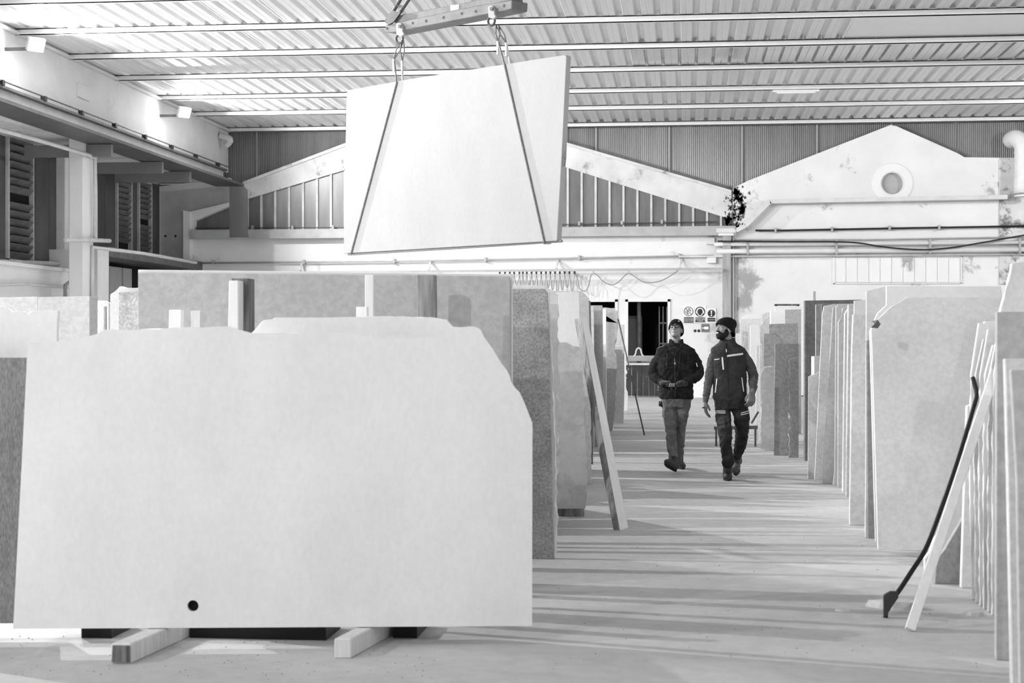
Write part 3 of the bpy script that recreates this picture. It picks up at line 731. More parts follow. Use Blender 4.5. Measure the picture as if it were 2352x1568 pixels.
# ------------------------------------------------------------------ stone slabs
RS = random.Random(11)
BOX = []
def slab(poly, label, m=ST_PALE, foot=None, Y=None, mm=0.0, k=0.0, zb=0.0, t=.03, rag=(), hole=None, name='marble_slab', group=None, cat='stone slab', back=0.0, zmin=None, parent=None, wide=0.0):
    """face outline on a standing plane Y = Y0 + mm*X + k*z; (px, None) drops that corner to the slab's foot"""
    if foot is not None:
        p = PZ(foot[0], foot[1], zb); Y0 = p[1] - mm * p[0] - k * zb
    else: Y0 = Y
    nb = Vector((mm, -1, k)).normalized()
    Y0 += back * math.sqrt(1 + mm * mm)
    def at(px, py):
        if py is not None:
            d = ray(px, py); t_ = (Y0 + k * CH) / (d[1] - mm * d[0] - k * d[2])
            q = Vector((d[0] * t_, d[1] * t_, CH + d[2] * t_))
            if q[2] >= zb: return q
        d = ray(px, HOR); t_ = (Y0 + k * zb) / (d[1] - mm * d[0])
        return Vector((d[0] * t_, d[1] * t_, zb))
    pts = []
    mnx = min(p_[0] for p_ in poly)
    for i, (x, y) in enumerate(poly):
        a = at(x, y)
        if wide and x < mnx + 12 and abs(x - mnx) < 12: a = a - Vector((1, mm, 0)).normalized() * wide
        pts.append((a, a.copy()))
        if i in rag:
            amp = rag[i] if isinstance(rag, dict) else .012
            x2, y2 = poly[(i + 1) % len(poly)]; b = at(x2, y2); L = (b - a).length; n = max(2, int(L / .05))
            side = nb.cross(b - a).normalized()
            for j in range(1, n):
                c = a.lerp(b, j / n)
                pts.append((c + side * RS.uniform(-amp, amp), c + side * RS.uniform(-amp * 2, amp * .8)))
    V = [p[0] for p in pts] + [p[1] - nb * t for p in pts]
    for v in V: v[2] = max(v[2], zb)
    BOX.append((min(v[0] for v in V), max(v[0] for v in V), min(v[1] for v in V), max(v[1] for v in V)))
    n = len(pts)
    F_ = []
    if hole:
        hx, hy, hr = hole; c = at(hx, hy); ux = Vector((1, mm, 0)).normalized(); uz = ux.cross(nb) * -1
        uz = nb.cross(ux); h = []
        # keyhole from the lowest outline corner
        j0 = min(range(n), key=lambda i: (V[i] - c).length)
        a0 = (V[j0] - c); ang0 = math.atan2(a0.dot(uz), a0.dot(ux)); hh = 20
        # orientation: outline order
        area = sum((V[i] - c).dot(ux) * (V[(i + 1) % n] - c).dot(uz) - (V[(i + 1) % n] - c).dot(ux) * (V[i] - c).dot(uz) for i in range(n))
        sg = -1 if area > 0 else 1
        base = len(V)
        for q_ in range(hh): 
            an = ang0 + sg * 2 * math.pi * q_ / hh
            V.append(c + (ux * math.cos(an) + uz * math.sin(an)) * hr)
        for q_ in range(hh):
            V.append(V[base + q_] - nb * t)
        # duplicate corner for the cut
        dup_f = len(V); V.append(V[j0].copy()); dup_h = len(V); V.append(V[base].copy())
        dup_b = len(V); V.append(V[n + j0].copy()); dup_g = len(V); V.append(V[base + hh].copy())
        ring = [(j0 + i) % n for i in range(n)]
        F_.append(tuple(ring + [dup_f, dup_h] + [base + i for i in range(1, hh)] + [base]))
        F_.append(tuple(reversed([n + i for i in ring] + [dup_b, dup_g] + [base + hh + i for i in range(1, hh)] + [base + hh])))
        F_ += [(base + i, base + (i + 1) % hh, base + hh + (i + 1) % hh, base + hh + i) for i in range(hh)]
    else:
        F_ += [tuple(range(n)), tuple(range(2 * n - 1, n - 1, -1))]
    F_ += [(i, (i + 1) % n, n + (i + 1) % n, n + i) for i in range(n)]
    return mk(name, V, F_, m, parent, bevel=0 if hole else .0035, label=label if not parent else None, cat=None if parent else cat, group=group)

def wood(p, q, wd, ht, m, label, name='timber_post', m2=None, up=(0, 1, 0), cat='timber', twist=0):
    a = G(); p, q = Vector(p), Vector(q)
    a.bar(p, q, wd, ht, up)
    o = a.mk(name, m, bevel=.004, label=label, cat=cat)
    return o

# ---- front left stack
S1 = slab([(30, None), (50, 1060), (62, 820), (64, 787), (130, 784), (165, 781), (215, 769), (240, 757), (300, 757), (330, 755), (390, 753), (460, 752), (522, 749), (542, 755), (576, 764), (651, 763), (705, 768), (746, 762), (814, 767), (865, 776), (970, 774), (984, 767), (1018, 758), (1042, 750), (1079, 749), (1098, 753), (1107, 763), (1120, 785), (1140, 815), (1165, 851), (1174, 877), (1194, 901), (1206, 928), (1223, 972), (1222, None)],
     'large white marble slab with a ragged top and a small round drill hole, frontmost', ST_WHITE, foot=(1222, 1437), mm=.14, k=.03, zb=.105, t=.045,
     rag={i: .004 for i in range(3, 31)}, hole=(443, 1391, .029))
def onS1(px, py, off=0.0):
    p = PZ(1222, 1437, .105); Y0 = p[1] - .14 * p[0] - .03 * .105; d = ray(px, py); t_ = (Y0 + .03 * CH) / (d[1] - .14 * d[0] - .03 * d[2]); n_ = Vector((.14, -1, .03)).normalized()
    return Vector((d[0] * t_, d[1] * t_, CH + d[2] * t_)) - n_ * off
q = G(); q.disc(onS1(443, 1391, .030), (.14, -1, .03), .031, .010, 20); q.mk('drill_hole_shade', VOID, S1)  # black disc set into the hole to paint its inner darkness
slab([(-420, None), (-420, 821), (86, 821), (90, None)], 'grey net-backed slab half hidden at the left end of the front slab', NETTED, foot=(1222, 1437), mm=.14, k=.03, zb=.105, t=.03, back=.16)
slab([(-420, None), (-420, 690), (0, 704), (28, 716), (54, 715), (62, 722), (75, 712), (100, 712), (134, 712), (131, 760), (131, None)], 'pale broken slab under plastic film at the far left', ST_WHITE, foot=(1222, 1437), mm=.14, k=.03, zb=.105, t=.04, back=.36, rag={1: .01, 2: .01, 3: .006, 4: .006, 5: .004})
slab([(560, None), (574, 768), (599, 740), (606, 735), (625, 733), (630, 729), (740, 729), (880, 726), (990, 728), (1012, 731), (1026, 733), (1042, 750), (1060, 800), (1060, None)],
     'white slab with a chamfered ragged top just behind the front slab', ST_WHITE, foot=(1222, 1437), mm=.14, k=.03, zb=.105, t=.05, back=.22, rag={1: .006, 3: .003, 7: .003, 9: .006, 10: .006})
# timbers standing between the slabs
yb0 = 8.95
def upright(x0, x1, ytop, Y, d, m, label, tilt=0, zb=0.0, name='timber_post'):
    A = PY(x0, ytop, Y); B = PY(x1, ytop, Y); q = G(); sh = tilt
    pts = [Vector((A[0] + sh, Y, zb)), Vector((B[0] + sh, Y, zb)), Vector((B[0], Y, B[2])), Vector((A[0], Y, A[2]))]
    q.prism(pts, (0, d, 0)); return q.mk(name, m, bevel=.004, label=label, cat='timber')
upright(388, 417, 711, 9.35, .05, WOOD_W, 'short pale wooden wedge above the front slab, left of two', -.03)
upright(438, 460, 713, 9.35, .05, WOOD_L, 'short pale wooden wedge above the front slab, right of two', 0)
upright(818, 843, 704, 8.78, .05, WOOD_W, 'pale batten end standing just in front of the taller white batten')
TP = root('timber_post', PY(549, 1400, 9.6) * 1, 'tall square timber with one side coloured as lit and one dark grained', 'timber')
A = PY(526, 643, 9.5); B = PY(547, 641, 9.62); C_ = PY(573, 641, 10.2)
for nm, a_, b_, m_, y_ in (('lit_face', (526, 644), (547, 644), WOOD_W, 9.5), ('grained_face', (532, 639), (573, 639), WOOD_D, 9.62)):  # light on the front is put into its colour; the grain is the wood's
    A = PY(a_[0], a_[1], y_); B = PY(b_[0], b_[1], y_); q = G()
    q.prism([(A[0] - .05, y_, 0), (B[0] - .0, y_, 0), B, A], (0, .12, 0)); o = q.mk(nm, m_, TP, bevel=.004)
upright(838, 858, 631, 9.7, .06, WOOD_W, 'tall narrow white batten against the big grey slab')
upright(957, 998, 631, 10.0, .1, mat('wood_greyish', .3, .8, var=.35, scale=5, stretch=(7, 7, .8), bump=.3, bscale=9), 'broad grey board standing against the big grey slab', .02)  # grey base tone with stretched grain
# big grey slabs behind
slab([(317, None), (317, 625), (1171, 634), (1171, None)], 'large smooth grey slab standing wide behind the front white slab', ST_GREY, Y=10.35, mm=-.03, k=.03, t=.03)
slab([(317, None), (317, 619), (1176, 629), (1176, None)], 'white edged slab directly behind the large grey slab', ST_WHITE, Y=10.35, mm=-.03, k=.03, t=.04, back=.06)
slab([(1150, None), (1150, 663), (1250, 663), (1257, 672), (1262, 800), (1266, 1000), (1272, None)], 'narrow visible end of a dark speckled grey slab left of the aisle', ST_SPECK, foot=(1272, 1284), mm=-.02, k=.01, t=.06, wide=1.6)
slab([(1150, None), (1150, 658), (1252, 658), (1262, 670), (1268, 800), (1276, 1050), (1278, None)], 'white edged slab pressed behind the speckled grey slab', ST_WHITE, foot=(1276, 1270), mm=-.02, k=.01, t=.05, back=.02, rag={2: .006, 3: .006, 4: .006, 5: .008}, wide=1.6)
slab([(1180, None), (1180, 646), (1250, 655), (1281, 678), (1284, 850), (1278, None)], 'pale slab with a cut upper corner behind the speckled one', ST_PALE, Y=12.5, t=.05, rag={3: .012, 4: .02}, wide=1.6)
slab([(1255, None), (1255, 640), (1281, 672), (1282, 670), (1330, 670), (1334, 800), (1335, None)], 'white slab with a chamfered shoulder behind the veined one', ST_WHITE, Y=15.0, t=.05, wide=2.2)
slab([(1270, 1176), (1268, 900), (1272, 779), (1300, 786), (1316, 794), (1336, 797), (1337, 870), (1343, 920), (1344, 1010), (1350, 1060), (1350, 1085), (1344, 1168)],
     'veined grey and white slab with a curved top behind the leaning plank', ST_VEIN, foot=(1320, 1173), zb=.12, t=.05, rag={5: .006, 6: .008, 7: .008, 8: .008, 10: .01}, wide=1.6)
slab([(1290, None), (1290, 668), (1335, 668), (1352, 684), (1356, 900), (1358, 1090), (1358, None)], 'pale grey slab end showing right of the leaning plank top', ST_LIGHT, foot=(1356, 1112), t=.05, k=.02, rag={4: .008}, wide=2.2)
slab([(1300, None), (1300, 700), (1356, 690), (1362, 900), (1362, None)], 'thin dark edged slab seen as a strip left of the aisle', ST_DARK, foot=(1361, 1066), t=.03)
for i, dx in enumerate((0, 5)):
    slab([(1318 + dx, None), (1318 + dx, 682), (1324 + dx, 682), (1326 + dx, None)], ('thin white strip standing behind the leaning plank head', 'second thin strip behind the leaning plank head')[i], ST_WHITE if i == 0 else ST_LIGHT, Y=15.6 + .3 * i, t=.02, wide=2.2)
slab([(1340, None), (1340, 704), (1364, 704), (1366, None)], 'pale slab at the left of the smooth grey slab by the doorway', ST_LIGHT, Y=24.0, t=.04, wide=2.2)
slab([(1340, None), (1340, 701), (1383.5, 701), (1388, 1000), (1388, None)], 'smooth grey straight cut slab beyond the leaning plank', ST_GREY, foot=(1380, 1026), t=.05, wide=2.2)
slab([(1384, None), (1384, 709), (1395, 705), (1410, 707), (1420, 715), (1419, 735), (1416, 775), (1412, 800), (1418, 840), (1415, 900), (1411, 960), (1406, None)], 'grey slab with a rough broken right edge beyond the plank', ST_GREY, foot=(1405, 990), t=.10, rag={1: .01, 2: .01, 3: .008, 4: .01, 5: .014, 6: .012, 7: .014, 8: .012, 9: .01}, wide=2.2)
slab([(1380, None), (1380, 712), (1392, 708), (1394, None)], 'thin white slab against the rough broken grey slab', ST_WHITE, Y=28.2, t=.04)
slab([(1405, None), (1405, 740), (1434, 745), (1434, 900), (1432, None)], 'pale grey slab leaning at the left jamb of the doorway', ST_LIGHT, foot=(1431, 972), t=.06, wide=2.2)
slab([(1425, None), (1425, 790), (1436, 800), (1440, 850), (1437, 880), (1442, 905), (1441, None)], 'small jagged white slab farthest along the left of the aisle', ST_PALE, foot=(1442, 952), t=.06, rag={1: .02, 2: .03, 3: .03, 4: .03}, wide=2.2)
# left background
slab([(-40, None), (-40, 684), (87, 681), (87, None)], 'light slab behind the plastic-covered slab at far left', ST_GREY, Y=16.6, t=.06)
slab([(87, None), (87, 682), (206, 680), (206, None)], 'thick square pale block standing at left, tallest beside the film', ST_GREY, Y=15.8, t=.24)
slab([(222, None), (224, 690), (240, 690), (250, 696), (252, None)], 'white slab right beside the thick pale block', ST_LIGHT, Y=15.2, t=.06)
slab([(236, None), (238, 703), (243, 703), (246, None)], 'thin grey strip slab between the pale block and rough block', ST_MID, Y=14.8, t=.03)
slab([(272, None), (272, 671), (330, 669), (330, None)], 'rough speckled block end left of the large grey slab', mat('stone_rough', .5, .7, var=.2, scale=14, speck=.2, sscale=50), Y=12.6, t=.14)
slab([(253, None), (253, 676), (276, 657), (290, 661), (330, 660), (330, None)], 'white ragged slab behind the rough block at left', ST_PALE, Y=12.8, t=.06, rag={1: .01, 2: .01, 3: .006})
# unseen slabs added to the left rack to throw shade bands across the aisle
rk = random.Random(21)
yy = 11.2
while yy < 33:
    if (yy % 1.25) > .45:
        xr = -1.35 - rk.uniform(0, .25); h_ = rk.uniform(1.45, 1.62)
        if not any(b_[0] < xr and b_[1] > xr - 2.8 and b_[2] < yy + .06 and b_[3] > yy - .03 for b_ in BOX):
            q = G(); q.box((xr - 2.8, yy, 0), (xr, yy + .03, h_)); q.mk('marble_slab', ST_LIGHT, label='unseen slab added in the left rack to shade the aisle', cat='stone slab', group='unseen slabs added to shade the aisle')  # added slab, there only to throw shade
    yy += rk.uniform(.16, .36)
# plastic film over the broken slab
V = []; Fc = []; nx, nz = 14, 9; pr = random.Random(5)
for j in range(nz):
    for i in range(nx):
        px = -70 + (126 + 70) * i / (nx - 1); top_ = 700 + max(0, px) * .45; py = top_ + (790 - top_) * j / (nz - 1)
        p = PY(px, py, 8.62 + pr.uniform(-.012, .012) - px * .0001); V.append(p)
for j in range(nz - 1):
    for i in range(nx - 1): Fc.append((j * nx + i, j * nx + i + 1, (j + 1) * nx + i + 1, (j + 1) * nx + i))
film = bpy.data.materials.new('plastic_film'); film.use_nodes = True
fb = film.node_tree.nodes['Principled BSDF']; fb.inputs['Base Color'].default_value = g(.9); fb.inputs['Roughness'].default_value = .12; fb.inputs['Alpha'].default_value = .28
mk('plastic_film', V, Fc, film, smooth=False, label='crumpled clear plastic film over the broken slab at far left', cat='plastic sheet')
# bearers under the front slab
def bearer(px0, px1, pyt, pyb, L, label, m, mend):
    A = PZ(px0, pyb, 0); B = PZ(px1, pyb, 0); wd = (B - A).length; h = .1
    far = PZ(px1 + (75 if px0 < 400 else 40), 1445, 0.1)
    d = (Vector((far[0], far[1], 0)) - B).normalized()
    q = G(); C = A + d * L; D = B + d * L
    q.prism([A, B, B + Vector((0, 0, h)), A + Vector((0, 0, h))], d * L)
    R = q.mk('bearer_beam', m, label=label, cat='timber', bevel=.006)
    return R
bearer(255, 302, 1480, 1524, 1.9, 'square timber bearer with a dark end under the front slab', WOOD_L, WOOD_D)
bearer(767, 806, 1470, 1512, 1.7, 'square timber bearer with a cracked end right of the darker one', WOOD_L, WOOD_L)
q = G(); A = PZ(257, 1524.5, 0); B = PZ(300, 1524.5, 0); q.prism([A + Vector((0, 0, .01)), B + Vector((0, 0, .008)), B + Vector((0, 0, .09)), A + Vector((.004, 0, .092))], (0, .004, 0))
e_ = q.mk('dark_end', WOOD_D, bpy.data.objects['bearer_beam'])
e_.location = (0, -.004, 0)
for k_, (xa_, xb_) in enumerate(((190, 262), (440, 758), (905, 960))):  # black boxes laid in as the shadow behind the front slab
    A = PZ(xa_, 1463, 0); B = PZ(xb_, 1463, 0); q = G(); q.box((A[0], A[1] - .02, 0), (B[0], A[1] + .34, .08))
    q.mk('slab_shadow_box', BLACK, label='low black box for the shadow under the front slab, %s' % ('left of the bearers', 'between the bearers', 'right of the bearers')[k_], cat='shadow stand-in')
# far steel bearer strip
q = G(); q.box(PZ(60, 1462, 0), PZ(1060, 1441, 0) + Vector((0, .5, .03))) if False else None
# small stone blocks below the veined slab
q = G(); A = PZ(1290, 1186, 0); q.box((A[0] - .5, A[1], 0), (A[0] + .2, A[1] + .1, .12)); q.mk('bearer_beam', WOOD_S, label='dark timber bearer under the veined slab', cat='timber')
q = G(); A = PZ(1100, 1300, 0); q.box((A[0] - 1.6, A[1] - .4, 0), (A[0] + .3, A[1] - .3, .01)); 
for xa_ in (2150, 2330):
    q = G(); A = PZ(xa_, 1280, 0); q.box((A[0], A[1] - .25, 0), (A[0] + .1, A[1] + .5, .07)); q.mk('bearer_beam', WOOD_S, label='%s timber bearer under the largest right slab' % ('left' if xa_ < 2200 else 'right'), cat='timber')
# leaning plank left of the aisle
p0 = PZ(1427, 1214, 0.02); tp = PY(1334, 729, p0[1] + .75)
PK = root('leaning_plank', p0, 'long squared timber with soiled side leaning on the left slabs', 'timber')
u = (tp - p0).normalized()
def plankface(off0, off1, m, nm, dy):
    pass
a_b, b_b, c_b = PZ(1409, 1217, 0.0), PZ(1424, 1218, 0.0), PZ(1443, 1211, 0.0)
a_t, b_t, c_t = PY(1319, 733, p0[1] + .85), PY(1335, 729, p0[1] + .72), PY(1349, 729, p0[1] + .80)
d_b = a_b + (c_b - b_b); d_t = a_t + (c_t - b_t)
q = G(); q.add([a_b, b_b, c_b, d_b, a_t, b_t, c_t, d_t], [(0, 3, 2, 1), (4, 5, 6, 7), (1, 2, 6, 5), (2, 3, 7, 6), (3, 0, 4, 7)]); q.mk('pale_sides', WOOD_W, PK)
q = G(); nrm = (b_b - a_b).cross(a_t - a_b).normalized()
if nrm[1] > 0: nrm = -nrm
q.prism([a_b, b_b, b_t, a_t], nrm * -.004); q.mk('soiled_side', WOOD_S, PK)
# thin rod by the doorway
q = G(); A = PZ(1480, 1000, 0); A[2] = .012; B = PY(1420, 733, A[1] + 1.2); q.tube([A, B], .013, 8); q.mk('steel_rod', STEEL_D, label='thin dark rod leaning against the broken grey slab', cat='rod', smooth=True)

# ---- right row, from far to near
R_ = [
 ([(1690, None), (1690, 766), (1700, 765), (1701, None)], ST_LIGHT, 36, 'smallest pale slab just right of the bearded man’s hat', .05, {}),
 ([(1706, None), (1706, 728), (1716, 721), (1749, 720), (1749, None)], ST_WHITE, 33.5, 'rounded white slab tops farthest behind the bearded man', .4, {}),
 ([(1700, None), (1700, 732), (1749, 731), (1749, None)], ST_PALE, 31, 'square pale slab right behind the bearded man’s hat', .05, {}),
 ([(1749, None), (1749, 724), (1765, 716), (1790, 716), (1790, None)], ST_LIGHT, 30.5, 'grey-white slab with a slanted top far in the right row', .05, {1: .02}),
 ([(1745, None), (1746, 748), (1766, 725), (1790, 722), (1790, None)], ST_GREY, 29.5, 'dark grey triangular-topped slab far in the right row', .05, {1: .015}),
 ([(1780, None), (1780, 703), (1840, 703), (1840, None)], ST_WHITE, 31.5, 'white slab below the dark lintel far right', .06, {}),
 ([(1770, None), (1770, 713), (1803, 713), (1803, None)], ST_WHITE, 29.2, 'tall white block far in the right row', .3, {}),
 ([(1803, None), (1803, 711), (1840, 710), (1840, None)], ST_GREY, 28.0, 'light grey slab beside the tall white block', .08, {}),
 ([(1704, None), (1704, 760), (1718, 762), (1719, None)], mat('stone_rough', .5), 29.0, 'narrow rough-grained block right of the hat', .08, {1: .02}),
 ([(1723, None), (1723, 747), (1744, 746), (1748, 800), (1750, None)], ST_WHITE, 27.6, 'narrow white upright slab above the bearded man’s shoulder', .06, {}),
 ([(1766, None), (1766, 744), (1833, 742), (1833, None)], ST_MID, 25.6, 'grey slab whose upper part shows above the broken one', .10, {}),
 ([(1736, None), (1737, 793), (1747, 791), (1750, None)], ST_PALE, 26.0, 'thin slab edge beside the bearded man’s sleeve', .05, {}),
 ([(1743, None), (1744, 792), (1751, 789), (1755, None)], ST_LIGHT, 25.3, 'second thin slab edge beside the bearded man’s sleeve', .05, {}),
 ([(1752, None), (1754, 766), (1776, 765), (1796, 776), (1804, 784), (1833, 787), (1833, None)], ST_MID, 24.3, 'grey slab with a broken slanting top', .06, {2: .02, 3: .025, 4: .02}),
 ([(1747, 1030), (1748, 856), (1757, 842), (1775, 840), (1790, 840), (1790, None)], ST_GREY, 23.6, 'slab with a rough light chipped head', .10, {0: .01, 1: .02, 2: .02}),
 ([(1777, 1045), (1780, 789), (1834, 789), (1834, None)], ST_MID, 22.6, 'plain mid grey square slab left of the dark bundle', .05, {}),
 ([(1811, None), (1813, 824), (1834, 818), (1834, None), ], ST_MID, 22.2, 'narrow mid grey slab with crooked edge touching the dark bundle', .03, {0: .02}),
]
for poly, m, Y, lab, t, rg in R_:
    slab(poly, lab, m, Y=Y, t=t, rag=rg, k=.01)
q = G(); q.box(PY(1779, 702, 32.5), PY(1818, 698, 32.6)); q.box(PY(1820, 702, 32.5), PY(1836, 698, 32.6)); q.box(PY(1781, 784, 32.5) * Vector((1, 1, 0)), PY(1784, 700, 32.6)); q.box(PY(1831, 784, 32.5) * Vector((1, 1, 0)), PY(1834, 700, 32.6))
q.mk('storage_rack', STEEL_D, label='dark steel bar frame behind the far right slabs', cat='rack')
q = G(); q.box(PY(1868, 784, 27) * Vector((1, 1, 0)), PY(1873, 669, 27.05)); q.mk('rack_post', STEEL, label='thin grey rack post poking above the dark bundle', cat='rack')
# dark bundle
BUND_A = mat('stone_bundle', .17, .6, var=.12, scale=3, speck=.15, sscale=24); BUND_B = mat('stone_bundle_dark', .07, .6, var=.12, scale=3, speck=.15, sscale=24)
for i in range(6):
    slab([(1848 - i * 3.2 if False else 1849, None), (1849, 690), (1980, 688), (1980, None)], '%s dark slab of six in the tight bundle of the right row' % ('nearest', 'second', 'third', 'fourth', 'fifth', 'rearmost')[i], (BUND_A, BUND_B)[i % 2], foot=(1850, 1058), t=.055, mm=.30, back=.068 * i, group='dark slabs bundled upright in the right row')
slab([(1874, None), (1874, 699), (1884, 698), (1930, 697), (1930, None)], 'dark grey slab right of the dark bundle, left of two', ST_MID, Y=20.2, t=.12)
slab([(1886, None), (1887, 699), (1895, 697), (1940, 696), (1940, None)], 'dark grey slab right of the dark bundle, right of two', ST_DARK, Y=19.7, t=.06)
slab([(1870, None), (1870, 818), (1900, 817), (1900, None)], 'short slab with a bright white left edge', ST_LIGHT, Y=19.2, t=.1, mm=.3)
slab([(1855.5, None), (1857, 865), (1864, 861), (1880, 854), (1884, 852), (1900, 850), (1900, None)], 'low pale grey slab with a slanted top, standing foremost left in the right row', ST_LIGHT, foot=(1855, 1100), t=.04, rag={2: .01})
V_ = [
 ([(1871, None), (1889, 720), (1893, 702), (1915, 698), (1960, 697), (1960, None)], ST_LIGHT, (1871, 1102), 'first tall slab leaning in the right row after the low one', .04, .05, {}),
 ([(1889, None), (1913, 707), (1925, 700), (1960, 698), (1970, None)], ST_LIGHT, (1889, 1110), 'second tall leaning slab in the right row, wider grey face', .04, .05, {}),
 ([(1913, None), (1917, 1080), (1920, 706), (1926, 699), (1975, 698), (1975, None)], ST_PALE, (1920, 1114), 'tall thin white edged slab in the right row, third', .05, .0, {}),
 ([(1925, None), (1926, 740), (1936, 708), (1950, 704), (1985, 702), (1985, None)], ST_LIGHT, (1928, 1118), 'tall slab with a cut white corner in the right row', .05, .1, {1: .01}),
 ([(1936, None), (1941, 720), (1950, 705), (1990, 703), (1990, None)], ST_PALE, (1940, 1130), 'tall slab right of the one with the cut corner', .05, .15, {}),
 ([(1944, None), (1949, 700), (1990, 698), (1992, None)], ST_LIGHT, (1947, 1140), 'tall straight slab before the brownish grey stepped one', .05, .15, {}),
 ([(1952, None), (1957, 800), (1960, 722), (2014, 722), (2012, None)], ST_LIGHT, (1953, 1206), 'light grey slab with stepped lower corner left of the white bundle', .05, .1, {}),
]
for poly, m, ft, lab, t, mm_, rg in V_:
    slab(poly, lab, m, foot=ft, t=t, rag=rg, mm=mm_, k=.01)
for i in range(5):
    slab([(1988, None), (1997, 757), (2030, 757), (2030, None)], '%s white slab of the five bundled before the largest right slab' % ('nearest', 'second', 'middle', 'fourth', 'rearmost')[i], ST_WHITE, foot=(1990, 1222), t=.022, mm=.5, back=.034 * i, group='white slabs bundled upright before the largest right slab')
slab([(1994, None), (1991, 782), (2030, 780), (2030, None)], 'grey slab squeezed between the white bundle and the largest slab', ST_MID, foot=(1999, 1236), t=.03, mm=.2)
BIG = slab([(2017, 1264), (2012, 1100), (2003, 800), (2001, 757), (2010, 738), (2028, 722), (2050, 702), (2085, 682), (2330, 682), (2330, None)], 'largest pale slab of the right row with a cut upper left corner', ST_PALE, foot=(2100, 1264), zb=.07, t=.05, k=.02, rag={3: .006, 4: .01, 5: .006, 6: .004, 7: .002})
BIG_R = BIG.name
slab([(2011, None), (1998, 760), (2015, 720), (2036, 700), (2036, 657), (2300, 657), (2330, None)], 'white slab rising behind the largest right slab', ST_WHITE, foot=(2100, 1245), zb=.07, t=.05, k=.02)
slab([(1988, None), (1990, 668), (2036, 657), (2045, None)], 'pale slab with raised top left of the largest slab', ST_PALE, Y=13.2, t=.05)
slab([(1960, None), (1962, 690), (1992, 688), (1992, None)], 'white slab glimpsed behind the raised pale one', ST_WHITE, Y=15.5, t=.05)
slab([(2147, None), (2152, 1285), (2170, 1262), (2226, 1165), (2260, 1100), (2330, 1100), (2330, None)], 'dull grey slab low behind the near stack with diagonal broken side', ST_MID, foot=(2160, 1341), t=.06, mm=.05)
slab([(2125, None), (2124, 1283), (2135, 1268), (2226, 1060), (2235, 935), (2262, 738), (2290, 736), (2330, None)], 'white slab with long diagonal broken left side', ST_WHITE, foot=(2140, 1322), t=.05, rag={2: .01, 3: .01}, mm=.05)
slab([(2208, None), (2222, 932), (2240, 925), (2275, 800), (2296, 725), (2325, 605), (2420, 590), (2420, None)], 'tall pale slab with a steep slanted shoulder at the right edge', ST_PALE, Y=10.4, t=.05, k=.01, rag={3: .006, 4: .006}, mm=.1)
NS = ('nearest right stack, first edge by the aisle', 'second edge', 'third edge', 'fourth edge', 'fifth edge', 'sixth edge', 'seventh edge', 'eighth edge', 'ninth edge')
for i in range(9):
    bx = 2232 + i * 9.2; by = 1377 + i * 7.2; tx = bx - 12 + i * 1.5
    slab([(bx, None), (tx + 6, 1000), (tx + 10, 860), (tx + 28, 742 + (i * 37) % 60), (2460, 742), (2460, None)], '%s white-edged slab from the left in the close stack at right edge' % ('first', 'second', 'third', 'fourth', 'fifth', 'sixth', 'seventh', 'eighth', 'ninth')[i], (ST_WHITE, ST_LIGHT, ST_PALE)[i % 3], foot=(bx, by), t=.035, k=0, rag={0: .004, 1: .006}, group='white-edged slabs stacked by the leaning plank')
slab([(2326, None), (2316, 1100), (2309, 824), (2460, 822), (2460, None)], 'nearest speckled grey slab cut by the right frame edge', ST_SPECK if False else ST_LIGHT, Y=7.15, t=.06)
slab([(2345, None), (2336, 1100), (2322, 850), (2460, 845), (2460, None)], 'second nearest slab in the right frame corner', ST_GREY, Y=6.7, t=.04)
slab([(2288, None), (2290, 716), (2460, 716), (2460, None)], 'grey mottled slab face at right edge above the nearest ones', ST_GREY, Y=8.2, t=.05)
# leaning pale plank, crowbar
A = PZ(2090, 1450, 0); A[2] = .01; B = PY(2286, 852, A[1] + .7)
q = G(); q.bar(A, B, .055, .04, up=(0, -1, .3)); o = q.mk('leaning_plank', WOOD_W, label='slim pale plank leaning on the near right stack', cat='timber', bevel=.003)
pts = [(2034, 1418), (2036, 1400), (2044, 1380), (2062, 1360), (2095, 1310), (2125, 1262), (2150, 1200), (2185, 1100), (2214, 1010), (2236, 935), (2243, 905), (2238, 880), (2234, 866)]
d0 = PZ(2034, 1418, 0)[1]
P3 = [PY(x, y, d0 + .55 * (1418 - y) / 550) for x, y in pts]
q = G(); q.tube(smoothline(P3, 4), .014, 8)
CB = root('crowbar', PZ(2034, 1418, 0), 'long black crowbar leaning beside the pale plank', 'crowbar')
q.mk('shaft', BLACK, CB, smooth=True)
q = G(); q.prism([PY(x, y, d0 - .02) for x, y in ((2030, 1417), (2034, 1419), (2048, 1395), (2064, 1372), (2062, 1358), (2046, 1358), (2030, 1367))], (0, .035, 0)); q.mk('claw', mat('crowbar_claw', .05, .45), CB, bevel=.004)
q = G(); c0 = PY(2010, 744, 11.4)
q.add([PY(2000, 752, 11.45), PY(2002, 737, 11.45), PY(2016, 734, 11.40), PY(2023, 744, 11.42), PY(2016, 754, 11.40), PY(2009, 744, 11.36)], [(5, 0, 1), (5, 1, 2), (5, 2, 3), (5, 3, 4), (5, 4, 0)])
q.mk('chipped_corner', STEEL_D, bpy.data.objects[BIG_R])
